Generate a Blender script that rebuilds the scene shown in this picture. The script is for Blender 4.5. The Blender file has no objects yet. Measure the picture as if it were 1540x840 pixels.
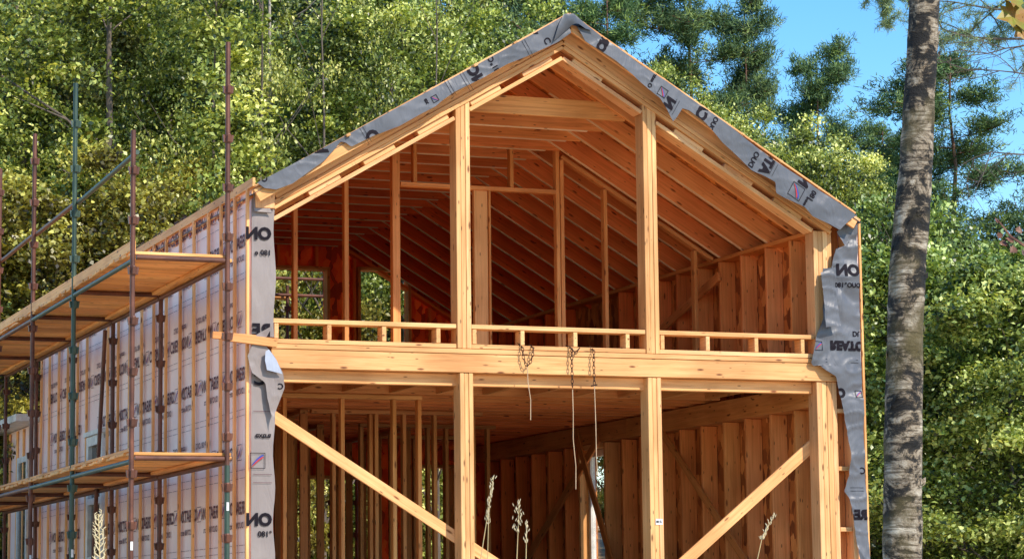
import bpy, bmesh, math, random
import numpy as np
from math import sin, cos, radians, pi, atan2, atan, sqrt
from mathutils import Vector, Matrix, noise

random.seed(7)
sc = bpy.context.scene
COL = sc.collection

# ------------------------------------------------------------------ camera
CAM = Vector((-8.928, -24.184, 0.355))
YAW, PITCH, ROLL, FPX = radians(21.173), radians(7.415), radians(-.659), 3816.8
fw = Vector((sin(YAW)*cos(PITCH), cos(YAW)*cos(PITCH), sin(PITCH)))
rt0 = Vector((cos(YAW), -sin(YAW), 0)); up0 = rt0.cross(fw)
rt = rt0*cos(ROLL)+up0*sin(ROLL); up = -rt0*sin(ROLL)+up0*cos(ROLL)
cd = bpy.data.cameras.new('camera'); cam = bpy.data.objects.new('camera', cd); COL.objects.link(cam)
cam.matrix_world = Matrix(((rt.x, up.x, -fw.x, CAM.x), (rt.y, up.y, -fw.y, CAM.y), (rt.z, up.z, -fw.z, CAM.z), (0, 0, 0, 1)))
cd.sensor_width = 36; cd.lens = FPX/1540*36; cd.clip_end = 3000; cd.clip_start = .1
sc.camera = cam

def at(px, py, X=None, Y=None, Z=None):
    d = fw+rt*((px-770)/FPX)-up*((py-420)/FPX)
    if X is not None: t = (X-CAM.x)/d.x
    elif Y is not None: t = (Y-CAM.y)/d.y
    else: t = (Z-CAM.z)/d.z
    return CAM+d*t
def ground_dir(px, D):
    a = YAW+atan((px-770)/FPX)
    return Vector((CAM.x+D*sin(a), CAM.y+D*cos(a), 0))

# ------------------------------------------------------------------ materials
def newmat(name):
    m = bpy.data.materials.new(name); m.use_nodes = True
    nt = m.node_tree; nt.nodes.clear()
    out = nt.nodes.new('ShaderNodeOutputMaterial')
    b = nt.nodes.new('ShaderNodeBsdfPrincipled'); nt.links.new(b.outputs[0], out.inputs[0])
    return m, nt, b
def N(nt, t, **k):
    n = nt.nodes.new('ShaderNode'+t)
    for a, v in k.items():
        if a.startswith('i_'): n.inputs[a[2:].replace('_', ' ')].default_value = v
        else: setattr(n, a, v)
    return n
def L(nt, a, b): nt.links.new(a, b)
def ramp(nt, stops, fac):
    r = nt.nodes.new('ShaderNodeValToRGB'); e = r.color_ramp.elements
    while len(e) < len(stops): e.new(.5)
    for i, (p, c) in enumerate(stops):
        e[i].position = p; e[i].color = (*c, 1) if len(c) == 3 else c
    L(nt, fac, r.inputs[0]); return r
def mixc(nt, a, b, fac, mode='MIX'):
    m = nt.nodes.new('ShaderNodeMix'); m.data_type = 'RGBA'; m.blend_type = mode
    for s, v in ((m.inputs[0], fac), (m.inputs[6], a), (m.inputs[7], b)):
        if hasattr(v, 'links') or hasattr(v, 'is_output'): L(nt, v, s)
        elif isinstance(v, (int, float)): s.default_value = v
        else: s.default_value = (*v, 1)
    return m.outputs[2]

def mixf(nt, s, k):
    n = N(nt, 'Math', operation='MULTIPLY'); L(nt, s, n.inputs[0]); n.inputs[1].default_value = k; return n.outputs[0]

def wood(name, c1, c2, c3, knot=(.16, .05, .015), rough=.6):
    m, nt, b = newmat(name)
    tc = N(nt, 'TexCoord'); oi = N(nt, 'ObjectInfo')
    sc_ = N(nt, 'VectorMath', operation='SCALE'); sc_.inputs[0].default_value = (37, 53, 71); L(nt, oi.outputs['Random'], sc_.inputs[3])
    ad = N(nt, 'VectorMath', operation='ADD'); L(nt, tc.outputs['Object'], ad.inputs[0]); L(nt, sc_.outputs[0], ad.inputs[1])
    mp = N(nt, 'Mapping'); mp.inputs['Scale'].default_value = (.9, 22, 22); L(nt, ad.outputs[0], mp.inputs[0])
    nz = N(nt, 'TexNoise', i_Scale=1.6, i_Detail=5, i_Roughness=.6, i_Distortion=.8); L(nt, mp.outputs[0], nz.inputs['Vector'])
    r = ramp(nt, [(.25, c1), (.5, c2), (.78, c3)], nz.outputs[0])
    # knots
    mk = N(nt, 'Mapping'); mk.inputs['Scale'].default_value = (3.0, 10, 10); L(nt, ad.outputs[0], mk.inputs[0])
    vo = N(nt, 'TexVoronoi', i_Scale=1.0, i_Randomness=1); L(nt, mk.outputs[0], vo.inputs['Vector'])
    kr = ramp(nt, [(0, (1, 1, 1)), (.08, (.8, .8, .8)), (.15, (0, 0, 0))], vo.outputs['Distance'])
    col = mixc(nt, r.outputs[0], knot, kr.outputs[0])
    md = N(nt, 'Mapping'); md.inputs['Scale'].default_value = (5, 17, 17); L(nt, ad.outputs[0], md.inputs[0])
    vd = N(nt, 'TexVoronoi', i_Scale=1.0, i_Randomness=1); L(nt, md.outputs[0], vd.inputs['Vector'])
    kd = ramp(nt, [(0, (1, 1, 1)), (.09, (.85, .85, .85)), (.13, (0, 0, 0))], vd.outputs['Distance'])
    col = mixc(nt, col, (.10, .035, .012), mixf(nt, kd.outputs[0], .8))
    # broad blotches
    n2 = N(nt, 'TexNoise', i_Scale=1.3, i_Detail=2); L(nt, ad.outputs[0], n2.inputs['Vector'])
    r2 = ramp(nt, [(.3, (.78, .70, .62)), (.55, (1, .98, .95)), (.75, (1.12, 1.12, 1.1))], n2.outputs[0])
    col = mixc(nt, col, r2.outputs[0], 1.0, 'MULTIPLY')
    rr = ramp(nt, [(0, (.84, .78, .70)), (.25, (1.02, .92, .84)), (.5, (.98, 1.0, .95)), (.75, (1.12, 1.10, 1.14)), (1, (1.0, .90, .92))], oi.outputs['Random'])
    col = mixc(nt, col, rr.outputs[0], 1.0, 'MULTIPLY')
    col = mixc(nt, col, oi.outputs['Color'], 1.0, 'MULTIPLY')
    L(nt, col, b.inputs['Base Color']); b.inputs['Roughness'].default_value = rough
    b.inputs['Specular IOR Level'].default_value = .3
    bp = N(nt, 'Bump', i_Strength=.35, i_Distance=.005); L(nt, nz.outputs[0], bp.inputs['Height']); L(nt, bp.outputs[0], b.inputs['Normal'])
    return m
M = {}
M['wood'] = wood('spruce timber', (.56, .29, .115), (.78, .455, .20), (.90, .575, .29))
M['plank'] = wood('haze warmed scaffold plank', (.50, .22, .07), (.88, .46, .16), (1, .64, .30))  # orange colour carries the warm sun haze over the decks

def osb():
    m, nt, b = newmat('strand board')
    tc = N(nt, 'TexCoord'); mp = N(nt, 'Mapping'); mp.inputs['Scale'].default_value = (16, 16, 9); L(nt, tc.outputs['Object'], mp.inputs[0])
    nz = N(nt, 'TexNoise', i_Scale=.6, i_Detail=2); L(nt, mp.outputs[0], nz.inputs['Vector'])
    mv = mixc(nt, mp.outputs[0], nz.outputs[1], .55)
    v = N(nt, 'TexVoronoi', i_Scale=1.6); L(nt, mv, v.inputs['Vector'])
    sx = N(nt, 'SeparateColor'); L(nt, v.outputs['Color'], sx.inputs[0])
    r = ramp(nt, [(0, (.16, .05, .012)), (.4, (.34, .125, .03)), (.75, (.48, .20, .055)), (1, (.62, .32, .11))], sx.outputs[0])
    oi = N(nt, 'ObjectInfo')
    c = mixc(nt, r.outputs[0], oi.outputs['Color'], 1.0, 'MULTIPLY')
    L(nt, c, b.inputs['Base Color']); b.inputs['Roughness'].default_value = .7
    bp = N(nt, 'Bump', i_Strength=.4, i_Distance=.004); L(nt, sx.outputs[0], bp.inputs['Height']); L(nt, bp.outputs[0], b.inputs['Normal'])
    return m
M['osb'] = osb(); LIT_EDGE = wood('lit underside strip', (.85, .68, .45), (.95, .80, .56), (1, .88, .66))  # very pale wood that paints the lit undersides of ties and rafters

def membrane(name, c1, c2, rough=.45, bump=.4):
    m, nt, b = newmat(name)
    tc = N(nt, 'TexCoord')
    n = N(nt, 'TexNoise', i_Scale=1.1, i_Detail=4, i_Roughness=.55, i_Distortion=.6); L(nt, tc.outputs['Object'], n.inputs['Vector'])
    r = ramp(nt, [(.3, c1), (.7, c2)], n.outputs[0]); L(nt, r.outputs[0], b.inputs['Base Color'])
    mp = N(nt, 'Mapping'); mp.inputs['Scale'].default_value = (2.2, 2.2, .8); L(nt, tc.outputs['Object'], mp.inputs[0])
    n2 = N(nt, 'TexNoise', i_Scale=2.2, i_Detail=3, i_Distortion=1.6); L(nt, mp.outputs[0], n2.inputs['Vector'])
    b.inputs['Roughness'].default_value = rough; b.inputs['Specular IOR Level'].default_value = .45
    bp = N(nt, 'Bump', i_Strength=bump, i_Distance=.03); L(nt, n2.outputs[0], bp.inputs['Height']); L(nt, bp.outputs[0], b.inputs['Normal'])
    return m
M['wrap'] = membrane('wall membrane', (.86, .60, .56), (.98, .76, .70))  # lightened and pinked: flare and lift on the shaded wall painted in
M['drape'] = membrane('roof membrane', (.075, .08, .095), (.125, .13, .15), .42)
M['ret'] = membrane('wrapped membrane', (.22, .18, .17), (.33, .28, .26))  # darker copy of the same sheet for the sunlit front, light set in colour
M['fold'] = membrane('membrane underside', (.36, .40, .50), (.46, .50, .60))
def flat(name, c, rough=.6, metal=0.0, spec=.4):
    m, nt, b = newmat(name)
    tc = N(nt, 'TexCoord'); n = N(nt, 'TexNoise', i_Scale=9, i_Detail=4); L(nt, tc.outputs['Object'], n.inputs['Vector'])
    r = ramp(nt, [(.3, tuple(x*.78 for x in c)), (.7, tuple(min(1, x*1.15) for x in c))], n.outputs[0])
    L(nt, r.outputs[0], b.inputs['Base Color']); b.inputs['Roughness'].default_value = rough; b.inputs['Metallic'].default_value = metal
    b.inputs['Specular IOR Level'].default_value = spec
    return m
M['ink'] = flat('dark print', (.010, .007, .012), .7, 0, .15)
M['ink2'] = flat('faded print', (.13, .06, .075), .7, 0, .15)
M['red'] = flat('red print', (.42, .03, .04)); M['blue'] = flat('blue print', (.03, .06, .32))
M['white'] = flat('white frame', (.75, .73, .68), .4)
M['tag'] = flat('paper label', (.8, .8, .78)); M['chain'] = flat('rusty chain', (.07, .035, .025), .5, .6)
M['rope'] = flat('pale rope', (.55, .40, .25), .8)
M['concrete'] = flat('concrete', (.38, .34, .29), .9)
M['straw'] = flat('dry straw', (.55, .42, .2), .8); M['seed'] = flat('pale seed head', (.62, .52, .32), .8)
M['inwall'] = flat('shed panel', (.70, .56, .50), .7)
def steel(name, cg, cr):
    m, nt, b = newmat(name)
    tc = N(nt, 'TexCoord'); n = N(nt, 'TexNoise', i_Scale=3.0, i_Detail=6, i_Roughness=.65); L(nt, tc.outputs['Object'], n.inputs['Vector'])
    r = ramp(nt, [(.35, cg), (.6, cr), (.8, tuple(x*1.6 for x in cr))], n.outputs[0]); L(nt, r.outputs[0], b.inputs['Base Color'])
    b.inputs['Roughness'].default_value = .48; b.inputs['Metallic'].default_value = .25
    bp = N(nt, 'Bump', i_Strength=.3, i_Distance=.004); L(nt, n.outputs[0], bp.inputs['Height']); L(nt, bp.outputs[0], b.inputs['Normal'])
    return m
M['steel'] = steel('flare warmed brown steel', (.075, .028, .018), (.17, .062, .036))  # brown reddened to hold the warm flare on the scaffold
M['green'] = steel('green scaffold paint', (.03, .06, .045), (.05, .085, .06))
def glass():
    m, nt, b = newmat('window glass')
    b.inputs['Base Color'].default_value = (.12, .10, .08, 1); b.inputs['Roughness'].default_value = .05
    b.inputs['Transmission Weight'].default_value = .35; b.inputs['IOR'].default_value = 1.45
    return m
M['glass'] = glass()

def leafmat(name, dark, mid, bright, trans=.24, rough=.4, spec=.7):
    m = bpy.data.materials.new(name); m.use_nodes = True; nt = m.node_tree; nt.nodes.clear()
    out = N(nt, 'OutputMaterial'); b = N(nt, 'BsdfPrincipled'); t = N(nt, 'BsdfTranslucent'); mx = N(nt, 'MixShader'); mx.inputs[0].default_value = trans
    a = N(nt, 'Attribute', attribute_name='tint')
    r = ramp(nt, [(0, dark), (.5, mid), (1, bright)], a.outputs['Fac'])  # bright end paints leaf highlights, dark end deepens the gaps
    oi = N(nt, 'ObjectInfo'); c = mixc(nt, r.outputs[0], oi.outputs['Color'], 1.0, 'MULTIPLY')
    L(nt, c, b.inputs['Base Color']); 
    c2 = mixc(nt, c, (1.5, 1.35, .5), 1.0, 'MULTIPLY'); L(nt, c2, t.inputs[0])
    b.inputs['Roughness'].default_value = rough; b.inputs['Specular IOR Level'].default_value = spec
    L(nt, b.outputs[0], mx.inputs[1]); L(nt, t.outputs[0], mx.inputs[2]); L(nt, mx.outputs[0], out.inputs[0])
    return m
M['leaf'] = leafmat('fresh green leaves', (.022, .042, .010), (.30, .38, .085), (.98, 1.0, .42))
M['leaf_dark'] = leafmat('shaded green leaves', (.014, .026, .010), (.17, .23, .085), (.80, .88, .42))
M['leaf_flare'] = leafmat('flare tinted leaves', (.04, .03, .010), (.27, .25, .045), (.88, .88, .24))  # gold painted into the leaves in place of the sun flare
M['needle'] = leafmat('pine needles', (.03, .06, .04), (.085, .15, .085), (.30, .38, .14), .1, .6, .3)
def bark(name, c1, c2, sc=6):
    m, nt, b = newmat(name)
    tc = N(nt, 'TexCoord'); mp = N(nt, 'Mapping'); mp.inputs['Scale'].default_value = (sc, sc, sc*.25); L(nt, tc.outputs['Object'], mp.inputs[0])
    n = N(nt, 'TexNoise', i_Scale=1.5, i_Detail=6, i_Roughness=.7); L(nt, mp.outputs[0], n.inputs['Vector'])
    r = ramp(nt, [(.3, c1), (.7, c2)], n.outputs[0]); L(nt, r.outputs[0], b.inputs['Base Color']); b.inputs['Roughness'].default_value = .85
    bp = N(nt, 'Bump', i_Strength=.8, i_Distance=.03); L(nt, n.outputs[0], bp.inputs['Height']); L(nt, bp.outputs[0], b.inputs['Normal'])
    return m
M['bark'] = bark('grey brown bark', (.06, .045, .035), (.2, .16, .13))
M['bark_pale'] = bark('pale grey bark', (.16, .13, .11), (.42, .38, .33))
M['bark_pine'] = bark('red brown pine bark', (.07, .035, .025), (.24, .12, .075))
def birch():
    m, nt, b = newmat('birch bark')
    tc = N(nt, 'TexCoord')
    mp = N(nt, 'Mapping'); mp.inputs['Scale'].default_value = (1, 1, 1.0); L(nt, tc.outputs['Object'], mp.inputs[0])
    # big dark bands broken by noise
    n1 = N(nt, 'TexNoise', i_Scale=5.5, i_Detail=8, i_Roughness=.72, i_Distortion=.5)
    m1 = N(nt, 'Mapping'); m1.inputs['Scale'].default_value = (1.1, 1.1, 1.6); L(nt, tc.outputs['Object'], m1.inputs[0]); L(nt, m1.outputs[0], n1.inputs['Vector'])
    base = ramp(nt, [(.45, (.010, .008, .006)), (.485, (.05, .04, .028)), (.515, (.25, .19, .125)), (.70, (.78, .70, .56))], n1.outputs[0])
    # thin horizontal lenticels
    m2 = N(nt, 'Mapping'); m2.inputs['Scale'].default_value = (5, 5, 55); L(nt, tc.outputs['Object'], m2.inputs[0])
    n2 = N(nt, 'TexNoise', i_Scale=1.2, i_Detail=4, i_Roughness=.6, i_Distortion=.4); L(nt, m2.outputs[0], n2.inputs['Vector'])
    r2 = ramp(nt, [(.40, (.20, .17, .13)), (.50, (1, 1, 1))], n2.outputs[0])
    c = mixc(nt, base.outputs[0], r2.outputs[0], .85, 'MULTIPLY')
    # moss
    n3 = N(nt, 'TexNoise', i_Scale=3.2, i_Detail=5); L(nt, tc.outputs['Object'], n3.inputs['Vector'])
    r3 = ramp(nt, [(.5, (0, 0, 0)), (.62, (1, 1, 1))], n3.outputs[0])
    c = mixc(nt, c, (.11, .085, .03), mixf(nt, r3.outputs[0], .9))
    L(nt, c, b.inputs['Base Color']); b.inputs['Roughness'].default_value = .8
    bp = N(nt, 'Bump', i_Strength=1.0, i_Distance=.04); L(nt, n1.outputs[0], bp.inputs['Height'])
    bp2 = N(nt, 'Bump', i_Strength=.6, i_Distance=.006); L(nt, n2.outputs[0], bp2.inputs['Height']); L(nt, bp.outputs[0], bp2.inputs['Normal']); L(nt, bp2.outputs[0], b.inputs['Normal'])
    return m
M['birch'] = birch()
def groundmat():
    m, nt, b = newmat('sandy bounce ground')
    tc = N(nt, 'TexCoord'); n = N(nt, 'TexNoise', i_Scale=.6, i_Detail=8, i_Roughness=.7); L(nt, tc.outputs['Object'], n.inputs['Vector'])
    r = ramp(nt, [(.3, (.38, .27, .16)), (.5, (.56, .42, .25)), (.7, (.66, .50, .31))], n.outputs[0]); L(nt, r.outputs[0], b.inputs['Base Color']); b.inputs['Roughness'].default_value = .95  # unseen ground, pale sand colour chosen to bounce light upwards
    return m
M['ground'] = groundmat()

# ------------------------------------------------------------------ object helpers
WORLD = {}
def link(o, mat=None, parent=None, tint=None):
    COL.objects.link(o)
    w = WORLD.get(o.name, Matrix.Identity(4))
    if parent is not None:
        o.parent = parent; o.matrix_parent_inverse = WORLD[parent.name].inverted()
    return o
def mkobj(name, me, world=None, parent=None, mat=None, tint=None):
    o = bpy.data.objects.new(name, me)
    w = world if world is not None else Matrix.Identity(4)
    WORLD[o.name] = w.copy()
    if mat is not None and me is not None and not me.materials: me.materials.append(mat)
    COL.objects.link(o)
    if parent is not None:
        o.parent = parent; o.matrix_parent_inverse = WORLD[parent.name].inverted()
    o.matrix_basis = w
    if tint is not None: o.color = (*tint, 1)
    return o
def empty(name, loc, label, cat, group=None):
    o = mkobj(name, None, Matrix.Translation(loc)); tag(o, label, cat, group); return o
def tag(o, label=None, cat=None, group=None, kind=None):
    if label: o['label'] = label
    if cat: o['category'] = cat
    if group: o['group'] = group
    if kind: o['kind'] = kind
    return o
def mesh(name, verts, faces, mats=(), mi=None, smooth=False):
    me = bpy.data.meshes.new(name); me.from_pydata([tuple(v) for v in verts], [], faces)
    for m in mats: me.materials.append(m)
    if mi: me.polygons.foreach_set('material_index', mi)
    if smooth: me.polygons.foreach_set('use_smooth', [True]*len(me.polygons))
    me.update(); return me
class MB:
    def __init__(s): s.v = []; s.f = []; s.m = []
    def add(s, vs, fs, m=0):
        n = len(s.v); s.v += [Vector(v) for v in vs]; s.f += [tuple(i+n for i in f) for f in fs]; s.m += [m]*len(fs)
    def box(s, a, b, m=0):
        x0, y0, z0 = a; x1, y1, z1 = b
        s.add([(x0, y0, z0), (x1, y0, z0), (x1, y1, z0), (x0, y1, z0), (x0, y0, z1), (x1, y0, z1), (x1, y1, z1), (x0, y1, z1)],
              [(0, 3, 2, 1), (4, 5, 6, 7), (0, 1, 5, 4), (1, 2, 6, 5), (2, 3, 7, 6), (3, 0, 4, 7)], m)
    def tube(s, pts, rs, n=8, m=0, cap=True):
        pts = [Vector(p) for p in pts]
        if isinstance(rs, (int, float)): rs = [rs]*len(pts)
        rings = []
        prev = None
        for i, p in enumerate(pts):
            d = (pts[min(i+1, len(pts)-1)]-pts[max(i-1, 0)])
            d = d.normalized() if d.length > 1e-9 else Vector((0, 0, 1))
            if prev is None: u = d.orthogonal().normalized()
            else:
                u = prev-d*prev.dot(d); u = u.normalized() if u.length > 1e-6 else d.orthogonal().normalized()
            prev = u; w = d.cross(u)
            rings.append([p+(u*cos(2*pi*k/n)+w*sin(2*pi*k/n))*rs[i] for k in range(n)])
        vs = [v for r in rings for v in r]; fs = []
        for i in range(len(pts)-1):
            for k in range(n): fs.append((i*n+k, i*n+(k+1) % n, (i+1)*n+(k+1) % n, (i+1)*n+k))
        if cap: fs.append(tuple(range(n))[::-1]); fs.append(tuple((len(pts)-1)*n+k for k in range(n)))
        s.add(vs, fs, m)
    def build(s, name, mats, parent=None, world=None, smooth=False, tint=None):
        me = mesh(name, s.v, s.f, mats if isinstance(mats, (list, tuple)) else [mats], s.m, smooth)
        return mkobj(name, me, world, parent, None, tint)

_bc = {}
def boxmesh(Lx, w, t, mat):
    k = (round(Lx, 3), round(w, 3), round(t, 3), mat.name)
    if k not in _bc:
        e = min(.004, w*.2, t*.2)
        bm = bmesh.new(); bmesh.ops.create_cube(bm, size=1)
        for v in bm.verts: v.co = Vector((v.co.x*Lx, v.co.y*w, v.co.z*t))
        bmesh.ops.bevel(bm, geom=bm.edges[:], offset=e, segments=1, affect='EDGES')
        me = bpy.data.meshes.new('timber'); bm.to_mesh(me); bm.free(); me.materials.append(mat); _bc[k] = me
    return _bc[k]
def board(name, p0, p1, w, t, wd, parent, mat=None, tint=None):
    """timber from p0 to p1 (centre line), w measured along direction wd, t across"""
    p0 = Vector(p0); p1 = Vector(p1); x = (p1-p0); Ln = x.length; x.normalize()
    wd = Vector(wd); y = (wd-x*wd.dot(x)).normalized(); z = x.cross(y)
    c = (p0+p1)/2
    W = Matrix(((x.x, y.x, z.x, c.x), (x.y, y.y, z.y, c.y), (x.z, y.z, z.z, c.z), (0, 0, 0, 1)))
    return mkobj(name, boxmesh(Ln, w, t, mat or M['wood']), W, parent, None, tint)
def boxb(name, a, b, parent, mat=None, tint=None):
    """axis aligned timber, grain along the longest side"""
    a = Vector(a); b = Vector(b); s = [abs(b[i]-a[i]) for i in range(3)]; c = (a+b)/2
    k = s.index(max(s)); d = Vector((0, 0, 0)); d[k] = 1
    o = [i for i in range(3) if i != k]; wd = Vector((0, 0, 0)); wd[o[0]] = 1
    return board(name, c-d*s[k]/2, c+d*s[k]/2, s[o[0]], s[o[1]], wd, parent, mat, tint)

# lettering --------------------------------------------------------
_tx = {}
def textmesh(body, size, bold=.0, sub=0):
    k = (body, size, bold, sub)
    if k in _tx: return _tx[k]
    cu = bpy.data.curves.new('lettering', 'FONT'); cu.body = body; cu.size = size; cu.offset = bold; cu.resolution_u = 3
    cu.fill_mode = 'FRONT'
    o = bpy.data.objects.new('lettering', cu); COL.objects.link(o)
    dg = bpy.context.evaluated_depsgraph_get(); dg.update()
    me = bpy.data.meshes.new_from_object(o.evaluated_get(dg))
    bm = bmesh.new(); bm.from_mesh(me)
    if sub:
        bmesh.ops.triangulate(bm, faces=bm.faces[:])
        for _ in range(sub*2):
            lg = [e for e in bm.edges if e.calc_length() > (.022 if sub > 1 else .05)]
            if lg: bmesh.ops.subdivide_edges(bm, edges=lg, cuts=1); bmesh.ops.triangulate(bm, faces=bm.faces[:])
    vs = [v.co.copy() for v in bm.verts]; bm.verts.index_update(); fs = [tuple(v.index for v in f.verts) for f in bm.faces]
    bm.free(); bpy.data.objects.remove(o); bpy.data.curves.remove(cu); bpy.data.meshes.remove(me)
    xs = [v.x for v in vs]; w = max(xs)
    _tx[k] = (vs, fs, w); return _tx[k]
def stamp(mb, body, size, org, ex, ey, m, bold=.0, sub=0, disp=None, sx=1.0):
    """lettering laid on a surface: origin org, reading direction ex, up direction ey"""
    vs, fs, w = textmesh(body, size, bold, sub); ex = Vector(ex); ey = Vector(ey); org = Vector(org)
    out = [org+ex*(v.x*sx)+ey*v.y for v in vs]
    if disp: out = [disp(p) for p in out]
    mb.add(out, fs, m)
def poly2(mb, pts, org, ex, ey, m, disp=None):
    out = [Vector(org)+Vector(ex)*a+Vector(ey)*b for a, b in pts]
    if disp: out = [disp(p) for p in out]
    mb.add(out, [tuple(range(len(pts)))], m)
def emblem(mb, org, ex, ey, s, mk, mr, mbl, disp=None):
    """thin square outline with a blue and a red swoosh"""
    t = .02*s/.16
    t = .006
    for a, b, c, d in ((0, 0, s, t), (0, s-t, s, s), (0, t, t, s-t), (s-t, t, s, s-t)):
        poly2(mb, [(a, b), (c, b), (c, d), (a, d)], org, ex, ey, mk, disp)
    for k, mat in ((0, mbl), (1, mr)):
        o = .14*k*s
        up_, lo = [], []
        for i in range(7):
            u = i/6; x = s*(.12+.76*u); y = s*(.80-.62*u**1.4)-o*.9+.04*s; th = s*(.03+.11*sin(pi*min(1, u*.8+.15)))
            up_.append((x, min(s*.95, y+th/2))); lo.append((x, max(s*.05, y-th/2)))
        for i in range(6): poly2(mb, [lo[i], lo[i+1], up_[i+1], up_[i]], org, ex, ey, mat, disp)
def printunit(mb, org, ex, ey, disp=None, sub=0, mi=(1, 2, 3), k=1.0):
    """one repeat of the membrane print: CREATON, DUO 180 extra and the emblem"""
    ex = Vector(ex); ey = Vector(ey); org = Vector(org)
    stamp(mb, 'CREATON', .175*k, org, ex, ey, mi[0], .005*k, sub, disp)
    w = textmesh('CREATON', .175*k, .005*k, sub)[2]
    stamp(mb, 'DUO\u00b0180 extra', .085*k, org+ex*(.16*k)-ey*(.14*k), ex, ey, mi[0], .002, sub, disp)
    emblem(mb, org+ex*(w+.03*k)-ey*(.02*k), ex, ey, .16*k, mi[0], mi[1], mi[2], disp)

# ------------------------------------------------------------------ setting
def terrain(x, y):
    z = -.25
    if y < -1: z = -.25-min(1.0, (-1-y)*.05)
    if y > 15: z += min(5.0, (y-15)*.11)
    z += .12*noise.noise(Vector((x*.2, y*.2, 3.1)))*min(1, max(0, (abs(y-5)-8)/3))
    return z
vs, fs = [], []
gx = [-900, -500, -250, -120, -80]+[-60+i*3 for i in range(51)]+[120, 180, 300, 600, 900]
gy = [-300, -120, -60]+[-40+i*3 for i in range(55)]+[150, 200, 300, 600, 1200]
for y in gy:
    for x in gx: vs.append((x, y, terrain(x, y)))
nx = len(gx)
for j in range(len(gy)-1):
    for i in range(nx-1): fs.append((j*nx+i, j*nx+i+1, (j+1)*nx+i+1, (j+1)*nx+i))
g = mkobj('ground', mesh('ground', vs, fs, [M['ground']], smooth=True)); tag(g, kind='structure')

# ------------------------------------------------------------------ house
XL, XR = -2.33, 4.487          # outer faces of the side walls
XLi, XRi = -2.11, 4.0          # inner faces
XC = 1.03; SL = .59; LEN = 10.9
house = empty('timber_frame_house', (XC, 0, -.2), 'unfinished two storey timber frame house with open gable front and grey printed membrane', 'house')
def zc(x, base): return base-SL*abs(x-XC)
dn = 1/sqrt(1+SL*SL)
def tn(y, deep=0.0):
    """tint for timbers deeper in the house: the dim red interior light put into their colour"""
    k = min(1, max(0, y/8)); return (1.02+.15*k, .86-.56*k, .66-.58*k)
INT = (1.0, .84, .64)

slab = MB(); slab.box((XL, -.1, -.24), (XR, LEN, 0)); slab.build('floor_slab', M['concrete'], house)
up_floor = MB(); up_floor.box((XLi-.1, .16, 3.0), (XRi+.1, LEN-.02, 3.022)); up_floor.build('floor_deck', M['osb'], house, tint=(1.7, 1.9, 2.2))  # deck tint lightened to bounce light up into the roof

cb = MB(); cb.box((XLi-.1, .2, 2.9968), (XRi+.1, LEN-.03, 2.9993)); cb.build('ceiling_shade_sheet', M['osb'], house, tint=(.45, .36, .28))  # added dark sheet, paints the shade between the joists
# --- front frame, ground floor to eaves
def ply_post(x0, x1, y0, y1, z0, z1, n, name='post'):
    """post laminated from n plies seen from the front"""
    w = (x1-x0)/n; p = None
    for i in range(n):
        o = boxb(name if i == 0 else 'ply', (x0+i*w+.0015, y0+(.004 if i % 2 else 0), z0), (x0+(i+1)*w-.0015, y1, z1), p or house)
        if i == 0: p = o
    return p
zB0, zB1 = 2.744, 3.0
# main beam and bearer under it
boxb('beam', (XLi-.02, -.02, zB0+.012), (4.20, .12, zB1-.055), house, tint=(1.04, 1, .98))
boxb('beam_cap', (XLi-.02, -.03, zB1-.052), (4.19, .14, zB1-.004), house)
boxb('bearer', (XLi, .10, zB0-.115), (3.93, .19, zB0+.008), house, tint=(.95, .86, .75))
# lower posts : under the beam
ply_post(-.145, .0, -.01, .19, 0, zB0+.008, 3)
ply_post(1.945, 2.10, -.01, .19, 0, zB0+.008, 3)
ply_post(3.935, 4.18, .0, .2, 0, zB0+.008, 4)
ply_post(-2.325, -2.12, .0, .2, 0, zB0+.008, 4)
# upper posts run to the gable chord
def ug(x): return zc(x, 6.07)
for (a, b) in ((-.175, -.02), (1.93, 2.085)):
    ply_post(a, b, -.03, .17, 3.0, max(ug(a), ug(b))+.13, 3)
ply_post(3.93, 4.10, -.02, .17, 3.0, ug(4.02)+.08, 3)
boxb('jack_stud', (4.105, .0, 3.0), (4.16, .17, 4.42), house)
ply_post(-2.325, -2.13, .0, .17, 3.0, 4.40, 3)
# fillers right of the lower corner post (outer stud layer)
for z in (.55, 1.15, 1.80, 2.42):
    boxb('blocking', (4.184, .01, z), (4.33, .15, z+.045), house)
boxb('stud', (4.335, .0, 0), (4.38, .17, 4.5), house)
boxb('gusset', (4.184, .16, 0), (4.33, .18, 4.5), house, tint=(.8, .6, .45))
# sill plate and rail on short studs
for a, b in ((XLi, -.18), (-.017, 1.927), (2.088, 3.927)):
    boxb('sill_plate', (a, -.015, 3.002), (b, .15, 3.047), house)
    boxb('sill_rail', (a, -.015, 3.205), (b, .15, 3.25), house)
for px0, px1 in ((410, 417), (488, 500), (570, 583), (651, 665), (714, 722), (777, 792), (857, 871), (934, 951), (997, 1003), (1055, 1071), (1128, 1144), (1196, 1215)):
    a = at(px0, 500, Y=-.01).x; b = at(px1, 500, Y=-.01).x; c = (a+b)/2; w = .045
    if px0 == 410: a = XLi+.002; c = a+w/2
    if px1 == 722: c = -.014+w/2
    if px0 == 997: c = 2.092+w/2
    boxb('short_stud', (c+.01-w/2, -.01, 3.05), (c+.01+w/2, .145, 3.202), house)
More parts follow.
